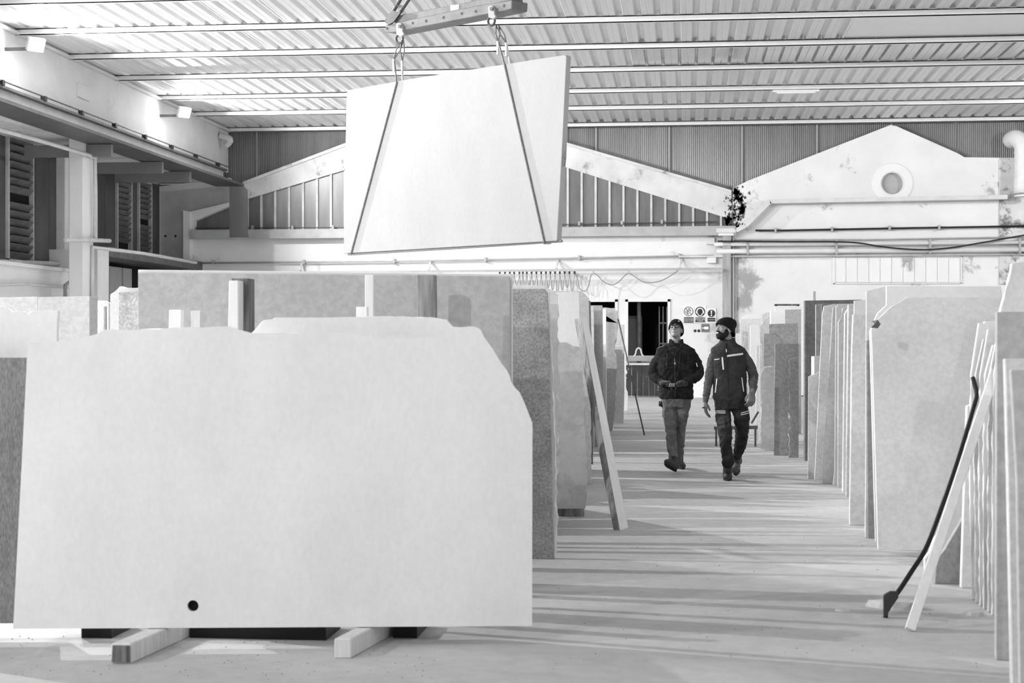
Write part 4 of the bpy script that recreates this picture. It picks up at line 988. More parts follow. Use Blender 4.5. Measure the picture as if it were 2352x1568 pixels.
# debris
rb = random.Random(9)
for k, (px, py, s_, lab) in enumerate(((2058, 1396, .13, 'flat stone offcut beside the crowbar tip'), (2232, 1412, .05, 'small stone chip before the near stack'), (1932, 1403, .04, 'little stone chip on the aisle floor'), (1286, 1192, .06, 'stone wedge under the veined slab'), (852, 1472, .035, 'pale crumb beside the right bearer'))):
    c = PZ(px, py, 0); n_ = 7; V = []
    rs = [(rb.uniform(.6, 1.1) * s_ * (1 + .5 * abs(math.cos(2 * math.pi * j / n_))), 2 * math.pi * j / n_) for j in range(n_)]
    bot = [c + Vector((r * math.cos(a), r * .6 * math.sin(a), 0)) for r, a in rs]
    q = G(); V = bot + [b_ * .88 + c * .12 + Vector((0, 0, s_ * .3 + rb.uniform(0, .1) * s_)) for b_ in bot]
    V = [Vector(v) for v in V]
    q.add(V, [tuple(range(n_))[::-1], tuple(range(n_, 2 * n_))] + [(j, (j + 1) % n_, n_ + (j + 1) % n_, n_ + j) for j in range(n_)])
    q.mk('stone_chip', ST_LIGHT, label=lab, cat='stone chip')
q = G()
for k in range(420):
    if k < 260: px, py = rb.uniform(1240, 2300), rb.uniform(920, 1540)
    else: px, py = rb.uniform(20, 1000), rb.uniform(1460, 1560)
    c = PZ(px, py, 0); s_ = rb.uniform(.002, .007)
    q.add([c + Vector((s_, 0, 0)), c + Vector((-s_ * .5, s_ * .8, 0)), c + Vector((-s_ * .5, -s_ * .8, 0)), c + Vector((0, 0, s_ * .8))], [(0, 1, 3), (1, 2, 3), (2, 0, 3)])
q.mk('floor_grit', mat('grit', .25, .9, var=.5, scale=20), label='grit and crumbs scattered on the concrete floor', cat='grit', kind='stuff')
# forklift-like dark low bar behind the bearded man
q = G(); q.bar(PY(1640, 983, 24.5), PY(1740, 981, 24.5), .06, .05); q.bar(PY(1726, 972, 24.5), PY(1742, 945, 24.5), .03, .03); A = PY(1735, 982, 24.5); q.box((A[0] - .015, 24.48, 0), (A[0] + .015, 24.52, A[2])); A = PY(1645, 982, 24.5); q.box((A[0] - .015, 24.48, 0), (A[0] + .015, 24.52, A[2]))
q.mk('low_barrier', STEEL_D, label='low dark bar across the aisle behind the bearded man', cat='barrier')
# white bagged block at the wall between the men
q = G(); c = PY(1604, 905, 44.5); q.box((c[0] - .3, 44.3, 0), (c[0] + .35, 44.9, .72)); q.mk('white_block', ST_WHITE, label='white stone block on the floor behind the two men', cat='stone block', bevel=.05)

# ------------------------------------------------------------------ hanging slab with slings and lifting beam
# face plane through right-near and left-far ends
Yr, Yl = 14.1, 14.1 * 1.144
pr_, pl_ = PY(1290, 300, Yr), PY(793, 400, Yl)
mS = (pr_[1] - pl_[1]) / (pr_[0] - pl_[0]); Y0S = pr_[1] - mS * pr_[0]
def HS(px, py, off=0.0):
    d = ray(px, py); t_ = (Y0S - off) / (d[1] - mS * d[0]); return Vector((d[0] * t_, d[1] * t_, CH + d[2] * t_))
nS = Vector((mS, -1, 0)).normalized()
hp = [(789, 582), (790, 480), (796, 212), (800, 207), (950, 180), (1297, 126), (1301, 130), (1290, 360), (1279, 553)]
pts = [HS(x, y) for x, y in hp]
HB = root('hanging_slab', HS(1040, 567), 'big white marble slab hanging in wire slings in mid air', 'stone slab')
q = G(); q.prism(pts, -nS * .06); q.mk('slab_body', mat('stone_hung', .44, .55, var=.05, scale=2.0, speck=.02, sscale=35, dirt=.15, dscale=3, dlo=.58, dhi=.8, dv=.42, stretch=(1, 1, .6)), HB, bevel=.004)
# painted mark on the slab's narrow edge
edgeN = Vector((-nS[1], nS[0], 0)); 
mk_m = mat('ink_mark', .30, .7)
ce = (HS(1289, 350) + HS(1289, 350) - nS * .06) / 2
eu = -nS; 
def edgept(a_, z_):                    # a_ across thickness, z_ up
    f = (1290 - 1279) / (553 - 360)
    b_ = HS(1290, 360); return b_ - nS * (.03 + a_) + Vector((0, 0, z_)) + edgeN * (.003 + z_ * .026)
if edgeN.dot(Vector((1, 0, 0))) < 0: edgeN = -edgeN
q = G(); q.tube([edgept(.022 * math.cos(t), .03 + .11 * math.sin(t)) for t in [k * math.pi / 8 for k in range(17)]], .003, 5)
q.tube([edgept(-.008, .06), edgept(.008, .05), edgept(-.006, .0), edgept(.01, -.02)], .0025, 5)
q.tube([edgept(-.012, .2), edgept(.0, .19), edgept(-.01, .25), edgept(.012, .26)], .0025, 5)
q.tube([edgept(.01, .2), edgept(.022, .21), edgept(.018, .28)], .0025, 5)
q.mk('ink_mark', mk_m, HB)
# slings
def sling(tx, ty, bx, by, ux, uy, hx, hy, label):
    R = root('wire_sling', HS(bx, by), label, 'sling')
    T_, B_ = HS(tx, ty, .012), HS(bx, by, .012)
    b2 = HS(bx, by) - nS * .075 - Vector((0, 0, .012)); t2 = HS(tx, ty) - nS * .075
    up1 = HS(ux, uy, .0)
    H = HS(hx, hy) - nS * .03
    q = G(); q.tube([up1, T_ + nS * .0, B_, B_ - Vector((0, 0, .015))], .009, 8); q.mk('front_rope', CABLE, R, smooth=True)
    q = G(); q.tube([b2 + nS * .08, b2, t2, HS(ux + (10 if tx > 1000 else 10), uy + 2) - nS * .05], .009, 8); q.mk('rear_rope', mat('rope_pale', .6, .5), R, smooth=True)
    fr = G(); fr.tube([up1 - Vector((0, 0, .12)), up1], .012, 8); r2 = HS(ux + (10 if tx > 1000 else 10), uy + 2) - nS * .05; fr.tube([r2 - Vector((0, 0, .12)), r2], .012, 8); fr.mk('ferrule', CHROME, R)
    lp = G()
    for e in (up1, r2):
        for s_ in (-.02, .02):
            lp.tube([e, e.lerp(H, .5) + Vector((s_, 0, 0)), H + Vector((s_ * .5, 0, 0))], .007, 6)
    lp.mk('eye_loop', CABLE, R, smooth=True)
    return R
sling(911, 190, 806, 582, 905, 136, 919, 92, 'left wire rope sling wrapped around the hanging slab')
sling(1158, 146, 1250, 556, 1144, 95, 1137, 58, 'right wire rope sling wrapped around the hanging slab')
q = G(); q.tube([HS(795, 584) - nS * .03, HS(1040, 569) - nS * .03, HS(1285, 553) - nS * .03], .013, 8); q.mk('edge_protector', mat('edge_grey', .3, .6), HB)
# lifting beam
YLb = 14.6
def LB(px, py, off=0): return HS(px, py, off)
BM = root('lifting_beam', HS(1030, 60), 'worn steel lifting beam with bolt holes above the hanging slab', 'lifting beam')
q = G(); q.prism([LB(x, y, .1) for x, y in ((885, 57), (885, 74), (900, 75), (1162, 24), (1175, 20), (1176, 0), (1160, 3), (1100, 12))], -nS * .2); q.mk('lower_channel', BEAMSTEEL, BM, bevel=.006)
q = G(); q.prism([LB(x, y, .07) for x, y in ((905, 54), (1120, 12), (1176, 1), (1176, -14), (1100, 0), (910, 36))], -nS * .14); q.mk('upper_channel', BEAMSTEEL, BM, bevel=.006)
q = G()
for x, y in ((888, 65), (947, 53), (978, 48), (1018, 40), (1060, 31), (1092, 26), (1157, 13)):
    q = G(); q.disc(LB(x, y, .104), nS, .014, .006, 12); q.mk('bolt_hole', BLACK, BM)
q = G(); q.prism([LB(x, y, .076) for x, y in ((1034, 13), (1054, 10), (1054, 21), (1035, 25))], -nS * .003); q.mk('maker_plate', WHITEP, BM)
for (x, y) in ((916, 58), (1127, 18)):
    q = G(); q.prism([LB(x + a_, y + b_, .13) for a_, b_ in ((-7, -2), (-2, -6), (4, -5), (8, 2), (8, 14), (12, 20), (6, 26), (-6, 22))], -nS * .03)
    q.prism([LB(x + a_, y + b_, -.1) for a_, b_ in ((-2, 0), (8, 0), (16, 16), (10, 24), (-2, 20))], -nS * .03)
    q.bar(LB(x + 1, y + 2, .17), LB(x + 1, y + 2, -.15), .03, .03); q.mk('shackle_block', STEEL, BM, bevel=.004)
    q = G(); q.tube(smoothline([LB(x, y + 20, .05), LB(x - 6, y + 28, .05), LB(x - 4, y + 38, .05), LB(x + 4, y + 40, .05), LB(x + 9, y + 32, .05), LB(x + 8, y + 22, .05)], 4), .012, 8); q.mk('hook', STEEL_D, BM)
q = G(); q.tube([LB(888, 52, .06), LB(925, -10, .06)], .018, 8); q.tube([LB(918, 30, .06), LB(945, -10, .06)], .018, 8); q.tube([LB(906, 12, .06), LB(930, 16, .06)], .01, 6)
q.prism([LB(x, y, .12) for x, y in ((884, 44), (900, 24), (920, 28), (904, 50), (890, 58))], -nS * .02); q.mk('chain_strap', STEEL_D, BM)
HS_TOP = LB(925, -10, .06)
q = G(); q.tube([LB(925, -10, .06), LB(1030, -190, .06)], .018, 8); q.tube([LB(945, -10, .06), LB(1030, -190, .06)], .018, 8)
q.tube([LB(1165, -5, .06), LB(1030, -190, .06)], .018, 8)
A = LB(1030, -190, .06); q.tube([A, (A[0], A[1], ZP)], .02, 8); q.mk('suspension', STEEL_D, BM)
# ------------------------------------------------------------------ the two men
def clouds(sz):
    n = 'folds_%g' % sz
    t = bpy.data.textures.get(n) or bpy.data.textures.new(n, 'CLOUDS'); t.noise_scale = sz; t.noise_depth = 3
    return t
def organic(o, voxel=.008, sm=4, fold=0, fs=.07):
    r = o.modifiers.new('remesh', 'REMESH'); r.mode = 'VOXEL'; r.voxel_size = voxel; r.use_smooth_shade = True
    if sm:
        s_ = o.modifiers.new('smooth', 'SMOOTH'); s_.iterations = sm; s_.factor = .5
    if fold:
        d_ = o.modifiers.new('folds', 'DISPLACE'); d_.texture = clouds(fs); d_.strength = fold; d_.mid_level = .5; d_.texture_coords = 'LOCAL'
    return o
def loft(q, Y0, rings, n=20, ex=2.4):
    V = []; Fc = []
    for (cx, py, hw, dp, dy) in rings:
        c = PY(cx, py, Y0); r = hw * Y0 / F
        for k in range(n):
            t = 2 * math.pi * k / n; ct, st = math.cos(t), math.sin(t)
            V.append((c[0] + r * math.copysign(abs(ct) ** (2 / ex), ct), Y0 + dy + dp * math.copysign(abs(st) ** (2 / ex), st), c[2]))
    m = len(rings)
    for i in range(m - 1):
        for k in range(n):
            k2 = (k + 1) % n; Fc.append((i * n + k, i * n + k2, (i + 1) * n + k2, (i + 1) * n + k))
    Fc.append(tuple(range(n))[::-1]); Fc.append(tuple((m - 1) * n + k for k in range(n)))
    q.add(V, Fc)
def limb(q, Y0, pts, n=14):
    """pts: (px, py, dy, radius); rounded at every joint"""
    P3 = [PY(a, b, Y0 + dy) for a, b, dy, r in pts]; R3 = [p[3] for p in pts]
    A = smoothline(P3, 4); rr = []
    for i in range(len(R3) - 1):
        for k in range(4): rr.append(R3[i] + (R3[i + 1] - R3[i]) * k / 4)
    rr.append(R3[-1])
    q.tube(A, rr, n)
    q.ball(P3[0], R3[0] * .98, 12, 8); q.ball(P3[-1], R3[-1] * .98, 12, 8)
def hand(q, W, dF, nr, curl=.35, side=1, sc=1.0, spread=.0):
    """palm plus four unequal fingers bending towards nr and a thumb off the side near the wrist"""
    dF = Vector(dF).normalized(); nr = Vector(nr); nr = (nr - dF * nr.dot(dF)).normalized(); lat = dF.cross(nr) * side
    W = Vector(W)
    for k in range(4):
        o_ = (k - 1.5) * .021 * sc
        q.tube([W + lat * o_ * .7, W + lat * o_ + dF * .045 * sc, W + lat * o_ * 1.08 + dF * .09 * sc], [.014 * sc, .015 * sc, .0115 * sc], 8)
        d = dF.copy(); p = W + lat * o_ * 1.08 + dF * .088 * sc; L = (.030, .034, .032, .025)[k] * sc; ps = [p]; ax = lat
        d = (d + lat * spread * (k - 1.5)).normalized()
        for s_ in range(3):
            d = Matrix.Rotation(curl * (1 if side > 0 else -1) * (1.0 + .15 * k), 3, ax) @ d if False else (d * math.cos(curl) + nr * math.sin(curl)).normalized()
            nr2 = nr
            p = p + d * L * (1, .8, .65)[s_]; ps.append(p)
        q.tube(ps, [.0105 * sc, .0098 * sc, .0088 * sc, .0072 * sc], 8); q.ball(ps[-1], .0072 * sc, 8, 6)
    b0 = W - lat * .022 * sc + dF * .02 * sc
    q.tube([b0, b0 - lat * .028 * sc + dF * .025 * sc + nr * .012 * sc, b0 - lat * .034 * sc + dF * .055 * sc + nr * .025 * sc, b0 - lat * .026 * sc + dF * .078 * sc + nr * .034 * sc], [.015 * sc, .0125 * sc, .011 * sc, .008 * sc], 8)
    q.ball(W, .024 * sc, 10, 8)
def headframe(c, yaw, pitch, roll=0):
    M = Matrix.Rotation(yaw, 3, 'Z') @ Matrix.Rotation(-pitch, 3, 'X') @ Matrix.Rotation(roll, 3, 'Y')
    c = Vector(c)
    return (lambda x, y, z: c + M @ Vector((x, y, z))), M
def head(q, H, M):
    q.ball(H(0, .012, .03), (.074, .094, .098), 18, 14, M)
    q.ball(H(0, -.022, -.02), (.062, .074, .088), 18, 14, M)
    q.ball(H(0, -.036, -.072), (.046, .052, .036), 16, 10, M)
    q.ball(H(0, -.072, -.088), (.022, .02, .018), 10, 8, M)
    for s_ in (-1, 1):
        q.ball(H(s_ * .036, -.068, -.018), (.022, .022, .022), 10, 8, M)
        q.ball(H(s_ * .03, -.082, .038), (.026, .012, .009), 10, 6, M)
        q.ball(H(s_ * .075, .012, -.008), (.010, .02, .033), 10, 8, M)
    q.tube([H(0, -.082, .03), H(0, -.100, .004), H(0, -.112, -.016)], [.008, .0105, .014], 8); q.ball(H(0, -.110, -.019), .0145, 10, 8)
    for s_ in (-1, 1): q.ball(H(s_ * .012, -.100, -.022), .009, 8, 6)
    q.ball(H(0, -.092, -.046), (.024, .008, .005), 10, 6, M); q.ball(H(0, -.090, -.056), (.021, .009, .006), 10, 6, M)
def eyes(H, M, R):
    for s_ in (-1, 1):
        a = G(); a.ball(H(s_ * .031, -.081, .018), (.0155, .010, .0085), 12, 8, M); a.mk('eye', mat('eye_white', .62, .3, var=.02), R, smooth=True)
        a = G(); a.ball(H(s_ * .031, -.0885, .021), (.006, .004, .006), 10, 8, M); a.mk('pupil', BLACK, R, smooth=True)
        a = G(); a.tube([H(s_ * .014, -.094, .036), H(s_ * .03, -.096, .042), H(s_ * .048, -.086, .036)], [.0035, .0045, .003], 6); a.mk('eyebrow', HAIR, R)
def beanie(H, M, R, cuff, top, m, tail=None, gr=1.0):
    """cap mesh: an ellipsoid cut by a slanted brim plane, with ribs and a folded edge"""
    q = G(); nu, nv = 40, 14; V = []; Fc = []
    for j in range(nv + 1):
        ph = j / nv
        for k in range(nu):
            t = 2 * math.pi * k / nu; fx, fy = math.sin(t), -math.cos(t)
            zlow = cuff[0] + (cuff[1] - cuff[0]) * (fy * .5 + .5)
            a = ph * math.pi / 2; ra = math.cos(a) ** .8
            rib = 1 + (.012 if k % 2 else 0) + (.035 if ph < .14 else 0)
            x = .085 * gr * fx * ra * rib; y = .012 + .106 * gr * fy * ra * rib; z = zlow + (top - zlow) * math.sin(a)
            if tail: y += tail * (math.sin(a) ** 2); 
            V.append(H(x, y, z))
    for j in range(nv):
        for k in range(nu):
            k2 = (k + 1) % nu; Fc.append((j * nu + k, j * nu + k2, (j + 1) * nu + k2, (j + 1) * nu + k))
    q.add(V, Fc); o = q.mk('beanie', m, R, smooth=True)
    s_ = o.modifiers.new('thick', 'SOLIDIFY'); s_.thickness = .006; s_.offset = 1
    return o
def strip(poly, Yd, tgt, m, name, R, off=.004):
    """flat band given by a centre line (px) and half width px, wrapped onto the garment"""
    V = []; Fc = []; n = 14
    (x0, y0), (x1, y1), hw = poly
    dx, dy = x1 - x0, y1 - y0; L = math.hypot(dx, dy); nx, ny = -dy / L * hw, dx / L * hw
    for i in range(n + 1):
        t = i / n
        for s_ in (-1, 0, 1): V.append(PY(x0 + dx * t + nx * s_, y0 + dy * t + ny * s_, Yd))
    for i in range(n):
        for s_ in (0, 1): Fc.append((3 * i + s_, 3 * i + s_ + 1, 3 * i + s_ + 4, 3 * i + s_ + 3))
    o = mk(name, V, Fc, m, R)
    w_ = o.modifiers.new('wrap', 'SHRINKWRAP'); w_.target = tgt; w_.wrap_method = 'PROJECT'; w_.use_project_y = True; w_.use_positive_direction = True; w_.use_negative_direction = True; w_.offset = off; w_.wrap_mode = 'ABOVE_SURFACE'
    s_ = o.modifiers.new('thick', 'SOLIDIFY'); s_.thickness = .004; s_.offset = 0
    return o
def boot(q, qs, heel, toe, up, w_=.047):
    """q upper, qs sole: heel and toe points on the sole, up = direction of the instep"""
    heel, toe, up = Vector(heel), Vector(toe), Vector(up).normalized()
    d = (toe - heel); L = d.length; d.normalize(); up = (up - d * up.dot(d)).normalized(); lat = d.cross(up)
    M = Matrix((lat, d, up)).transposed()
    q.ball(heel + d * .05 + up * .065, (w_ * .85, .058, .055), 14, 10, M)
    q.ball(heel + d * L * .5 + up * .055, (w_ * .95, L * .36, .05), 14, 10, M)
    q.ball(heel + d * L * .76 + up * .045, (w_ * 1.05, L * .25, .042), 14, 10, M)
    out = []
    for k in range(24):
        t = 2 * math.pi * k / 24; wv = w_ * (1.0 if math.cos(t) > 0 else .8)
        out.append(heel + d * (L / 2 + L / 2 * math.cos(t)) + lat * wv * math.sin(t) * (1 - .12 * abs(math.cos(t))))
    qs.prism(out, up * .028)

SKIN = mat('skin', .36, .5, var=.06, scale=8); HAIR = mat('dark_hair', .014, .8, var=.5, scale=60, bump=.6, bscale=200)
KNIT = mat('black_knit', .014, .95, var=.3, scale=60, bump=.5, bscale=180, spec=.1)
FLEECE = mat('dark_fleece', .022, .95, var=.5, scale=9, bump=.6, bscale=60, spec=.12)
JEANS = mat('grey_work_trousers', .16, .9, var=.35, scale=7, bump=.4, bscale=50, spec=.1)
VEST = mat('dark_vest', .035, .85, var=.3, scale=9, bump=.35, bscale=60, spec=.15)
SLEEVE = mat('grey_sleeve', .085, .95, var=.35, scale=9, bump=.4, bscale=60, spec=.1)
DTROU = mat('dark_work_trousers', .028, .9, var=.4, scale=8, bump=.4, bscale=50, spec=.12)
PAD = mat('knee_pad', .045, .9, var=.3, scale=9, bump=.3)
GLOVE = mat('work_glove', .07, .85, var=.4, scale=20)
LEATH = mat('boot_leather', .05, .6, var=.5, scale=14, bump=.4, bscale=60)
SOLE = mat('boot_sole', .03, .8, var=.2)
REFL = mat('reflective_band', .72, .4, var=.03)

# -------- man with glasses, on the left
YA = 19.6
fa = PZ(1560, 1083, 0)
MA = root('person', (PY(1552, 900, YA)[0], YA, 0), 'man in glasses, dark beanie and dark fleece jacket looking up, holding a small remote', 'person')
cA = PY(1552.5, 757.5, YA); HA, MAm = headframe(cA, -.22, .34, .0)
q = G(); head(q, HA, MAm); limb(q, YA, [(1553, 768, .02, .052), (1553, 782, .03, .052), (1553, 795, .03, .056)])
loft(q, YA, [(1552, 795, 22, .07, .02), (1552, 812, 34, .09, .02), (1552, 900, 28, .09, .02), (1552, 930, 26, .09, .02)])
for s_, xs_ in ((-1, (1518, 1504, 1524)), (1, (1587, 1600, 1565))): limb(q, YA, [(xs_[0], 812, .02, .04), (xs_[1], 858, .03, .038), (xs_[2], 880, -.15, .03)])
limb(q, YA, [(1538, 930, 0, .06), (1541, 985, -.09, .045), (1542, 1015, -.14, .04), (1547, 1045, -.18, .034)]); limb(q, YA, [(1568, 930, 0, .06), (1563, 985, 0, .04), (1562.5, 1015, .04, .035), (1561, 1042, .05, .03)])
organic(q.mk('body', SKIN, MA), .0055, 2)
eyes(HA, MAm, MA)
q = G()
for s_ in (-1, 1):
    c = HA(s_ * .031, -.101, .014)
    q.tube([c + MAm @ Vector((.0245 * math.cos(t), .004 * abs(math.cos(t)) , .0205 * math.sin(t))) for t in [k * math.pi / 10 for k in range(21)]], .0042, 6, cap=False)
    q.tube([HA(s_ * .056, -.098, .018), HA(s_ * .078, -.02, .012)], .0025, 6)
q.tube([HA(-.008, -.104, .018), HA(0, -.112, .02), HA(.008, -.104, .018)], .0025, 6); q.mk('eyeglasses', BLACK, MA)
beanie(HA, MAm, MA, (.052, -.05), .128, KNIT)
q = G()
for (x_, z_) in ((.04, .085), (.047, .09), (.055, .083), (.05, .076)): q.ball(HA(x_, -.082, z_), (.004, .003, .004), 6, 5)
q.mk('beanie_badge', REFL, MA)
q = G()
loft(q, YA, [(1552, 789, 23, .078, .02), (1552, 795, 33, .09, .02), (1552, 801, 43, .105, .01), (1552, 812, 47, .12, 0), (1552, 840, 42, .13, -.01), (1552.5, 868, 39, .135, -.01), (1553, 895, 38.5, .135, 0), (1553.5, 909, 39.5, .135, 0), (1553.5, 916, 38, .125, 0)])
limb(q, YA, [(1517, 816, .0, .062), (1506, 836, .02, .068), (1500, 858, .0, .064), (1510, 870, -.08, .056), (1524, 880, -.17, .044)])
limb(q, YA, [(1589, 816, .0, .062), (1600, 836, .02, .068), (1605, 858, .0, .064), (1592, 870, -.08, .056), (1572, 878, -.17, .046)])
JA = organic(q.mk('jacket', FLEECE, MA), .009, 3, .032, .05)
# stand-up collar, open at the throat
q = G(); V = []; Fc = []; nn = 22
for k in range(nn):
    t = -math.pi / 2 + .42 + (2 * math.pi - .84) * k / (nn - 1); c = PY(1553, 789, YA)
    for j, (h, r_) in enumerate(((-.03, .095), (.035, .083), (.055, .082))):
        V.append((c[0] + r_ * math.cos(t) * 1.05, YA + .03 + r_ * math.sin(t), c[2] + h - (.02 if math.sin(t) < -.6 and j else 0)))
for k in range(nn - 1):
    for j in range(2): Fc.append((3 * k + j, 3 * k + j + 1, 3 * k + j + 4, 3 * k + j + 3))
q.add(V, Fc); cl = q.mk('collar', FLEECE, MA, smooth=True); so = cl.modifiers.new('t', 'SOLIDIFY'); so.thickness = .012
strip(((1551.5, 794), (1551, 808), 7.5), YA - .25, JA, BLACK, 'shirt_front', MA)
strip(((1551, 806), (1550, 818), 4.5), YA - .25, JA, BLACK, 'shirt_front', MA)
strip(((1549.5, 819), (1551, 912), .7), YA - .2, JA, mat('zip_dark', .06, .4, var=.1), 'zip', MA)
strip(((1549, 825), (1550.5, 837), .8), YA - .2, JA, REFL, 'zip_pull', MA)
strip(((1563, 796), (1560, 842), 1.6), YA - .2, JA, mat('strap_dark', .012, .6), 'strap', MA)
strip(((1560, 842), (1553, 872), 1.4), YA - .2, JA, mat('strap_dark', .012, .6), 'strap', MA)
strip(((1533, 812), (1530, 850), 1.1), YA - .2, JA, mat('strap_dark', .012, .6), 'strap', MA)
strip(((1510, 801), (1530, 792), 1.2), YA - .2, JA, SLEEVE, 'shoulder_seam', MA)
q = G(); q.tube([PY(1599, 833, YA - .09), PY(1602, 842, YA - .09)], .006, 6); q.mk('sleeve_zip', REFL, MA)
q = G(); loft(q, YA, [(1553, 906, 37, .125, 0), (1553, 920, 34, .12, 0), (1553, 935, 32, .115, 0)])
limb(q, YA, [(1537, 928, 0, .09), (1537.5, 950, -.03, .086), (1541, 985, -.09, .066), (1542, 1015, -.14, .062), (1546, 1046, -.18, .055), (1547, 1056, -.19, .05)])
limb(q, YA, [(1569, 928, 0, .088), (1567, 950, 0, .08), (1563, 985, .0, .06), (1562.5, 1015, .04, .055), (1561, 1042, .05, .046), (1561, 1054, .05, .044)])
TA = organic(q.mk('trousers', JEANS, MA), .009, 2, .036, .05)
q = G(); qs = G()
h_ = PY(1553, 1084, YA - .22); t_ = PY(1527, 1066, YA - .40); boot(q, qs, h_, t_ , (.35, .5, 1), .052); limb(q, YA, [(1547, 1050, -.19, .05), (1549, 1068, -.19, .05)])
organic(q.mk('boot', LEATH, MA), .008, 3); qs.mk('boot_sole', SOLE, MA, bevel=.005)
q = G(); qs = G(); g0 = PZ(1561, 1074, 0); h_ = Vector((g0[0], g0[1], 0.0)); boot(q, qs, h_, h_ + Vector((.04, -.29, 0)), (0, 0, 1), .046); A = PY(1561, 1050, YA + .05)
q.tube([Vector((h_[0], h_[1] - .03, .05)), A], [.05, .047], 12); organic(q.mk('boot', LEATH, MA), .008, 3); qs.mk('boot_sole', SOLE, MA, bevel=.005)
for s_, wx, hx in ((-1, 1524, 1535), (1, 1571, 1552)):
    q = G(); W = PY(wx, 880, YA - .19); q.tube([PY(wx - s_ * -3, 879, YA - .16), W], [.046, .038], 12)
    hand(q, W, (1 * -s_, -.55, -.1), (-.1 * s_, -.6, -.5), curl=.75, side=-s_, sc=1.12); organic(q.mk('glove', GLOVE, MA), .006, 1)
q = G(); q.box(PY(1536, 889, YA - .34), PY(1551, 880, YA - .26)); RC = q.mk('remote_control', mat('remote_body', .10, .5), label='small remote control held in the gloved hands of the man in glasses', cat='remote control', bevel=.006)
q = G()
for i in range(3):
    for j in range(2): q.ball(PY(1539 + 4.4 * i, 882.5 + 3.5 * j, YA - .343), (.007, .004, .006), 8, 6)
q.box(PY(1537, 881.2, YA - .342), PY(1550, 880.3, YA - .33)); q.mk('button_panel', mat('button_grey', .45, .5, var=.2, scale=60), RC)
q = G(); q.box(PY(1513, 933, YA - .03), PY(1520, 921, YA + .05)); q.disc(PY(1521, 928, YA - .05), (0, -1, 0), .035, .03, 16); q.box(PY(1517, 931, YA - .04), PY(1526, 922, YA)); q.mk('tape_measure', BLACK, MA, bevel=.006)

# -------- bearded man, on the right
YM = 18.5
MB_ = root('person', (PY(1676, 900, YM)[0], YM, 0), 'bearded smiling man in dark beanie and dark work vest over grey sleeves, looking left', 'person')
cB = PY(1664.5, 756, YM); HB_, MBm = headframe(cB, -.88, .12, 0)
q = G(); head(q, HB_, MBm); limb(q, YM, [(1668, 768, .03, .056), (1671, 780, .04, .056), (1673, 796, .03, .06)])
loft(q, YM, [(1673, 795, 20, .07, .02), (1674, 815, 30, .09, .02), (1676, 895, 28, .09, .02), (1677, 930, 26, .09, .02)])
limb(q, YM, [(1640, 814, .02, .04), (1632, 860, .0, .036), (1621.5, 916, -.06, .028), (1620.5, 924, -.07, .026)])
limb(q, YM, [(1708, 812, .02, .04), (1728, 860, .04, .036), (1728, 898, -.10, .028), (1727, 904, -.13, .027)])
limb(q, YM, [(1660, 930, 0, .06), (1665, 988, -.12, .05), (1667, 1020, -.18, .042), (1671, 1050, -.23, .038)]); limb(q, YM, [(1698, 930, 0, .06), (1704, 990, .08, .045), (1701, 1020, .28, .04), (1695, 1036, .40, .034)])
organic(q.mk('body', mat('skin_tan', .33, .55, var=.08, scale=8), MB_), .0055, 2)
eyes(HB_, MBm, MB_)
q = G(); hand(q, PY(1620.5, 922, YM - .07), (.02, -.12, -1), (.75, .1, -.2), curl=.30, side=-1, sc=1.12, spread=.02); q.tube([PY(1621.5, 912, YM - .06), PY(1620.5, 923, YM - .07)], [.036, .03], 12); organic(q.mk('glove', GLOVE, MB_), .005, 1)
q = G(); hand(q, PY(1727, 903, YM - .14), (-.05, -.45, -.85), (-.5, .5, -.4), curl=.85, side=1, sc=1.12); q.tube([PY(1728, 895, YM - .10), PY(1727, 904, YM - .14)], [.036, .03], 12); organic(q.mk('glove', mat('pale_glove', .16, .8, var=.3, scale=20), MB_), .005, 1)
q = G(); q.ball(HB_(0, -.046, -.074), (.059, .060, .052), 16, 12, MBm); q.ball(HB_(0, -.078, -.095), (.034, .026, .03), 12, 10, MBm)
q.tube([HB_(-.034, -.082, -.052), HB_(-.02, -.098, -.038), HB_(0, -.104, -.034), HB_(.02, -.098, -.038), HB_(.034, -.082, -.052)], [.008, .009, .009, .009, .008], 8)
for s_ in (-1, 1): q.ball(HB_(s_ * .060, -.020, -.045), (.012, .036, .05), 10, 8, MBm)
organic(q.mk('beard', HAIR, MB_), .005, 1)
q = G(); q.ball(HB_(0, -.104, -.054), (.022, .009, .009), 12, 8, MBm); q.mk('teeth', mat('teeth', .75, .3, var=.01), MB_, smooth=True)
beanie(HB_, MBm, MB_, (.052, -.075), .138, KNIT, tail=.04, gr=1.08)
q = G(); q.ball(HB_(0, .115, .07), (.052, .04, .062), 14, 10, MBm); organic(q.mk('beanie_slouch', KNIT, MB_), .006, 3)
q = G()
loft(q, YM, [(1671, 780, 17, .082, .03), (1671, 787, 20, .09, .03), (1672, 794, 30, .10, .02), (1672.5, 800, 39, .112, .01), (1673.5, 808, 41, .12, .0), (1674.5, 822, 39.5, .128, 0), (1675.5, 845, 38.5, .135, 0), (1676, 870, 38, .135, 0), (1676.5, 895, 38, .135, 0), (1676, 912, 39, .13, 0), (1676, 918, 37, .12, 0)])
VB = organic(q.mk('vest', VEST, MB_), .009, 4, .018, .06)
q = G(); V = []; Fc = []
for k in range(nn):
    t = -math.pi / 2 + .3 + (2 * math.pi - .6) * k / (nn - 1); c = PY(1671, 783, YM)
    for j, (h, r_) in enumerate(((-.03, .09), (.02, .082), (.038, .08))):
        V.append((c[0] + r_ * math.cos(t) * 1.05, YM + .035 + r_ * math.sin(t), c[2] + h - (.018 if math.sin(t) < -.5 and j else 0)))
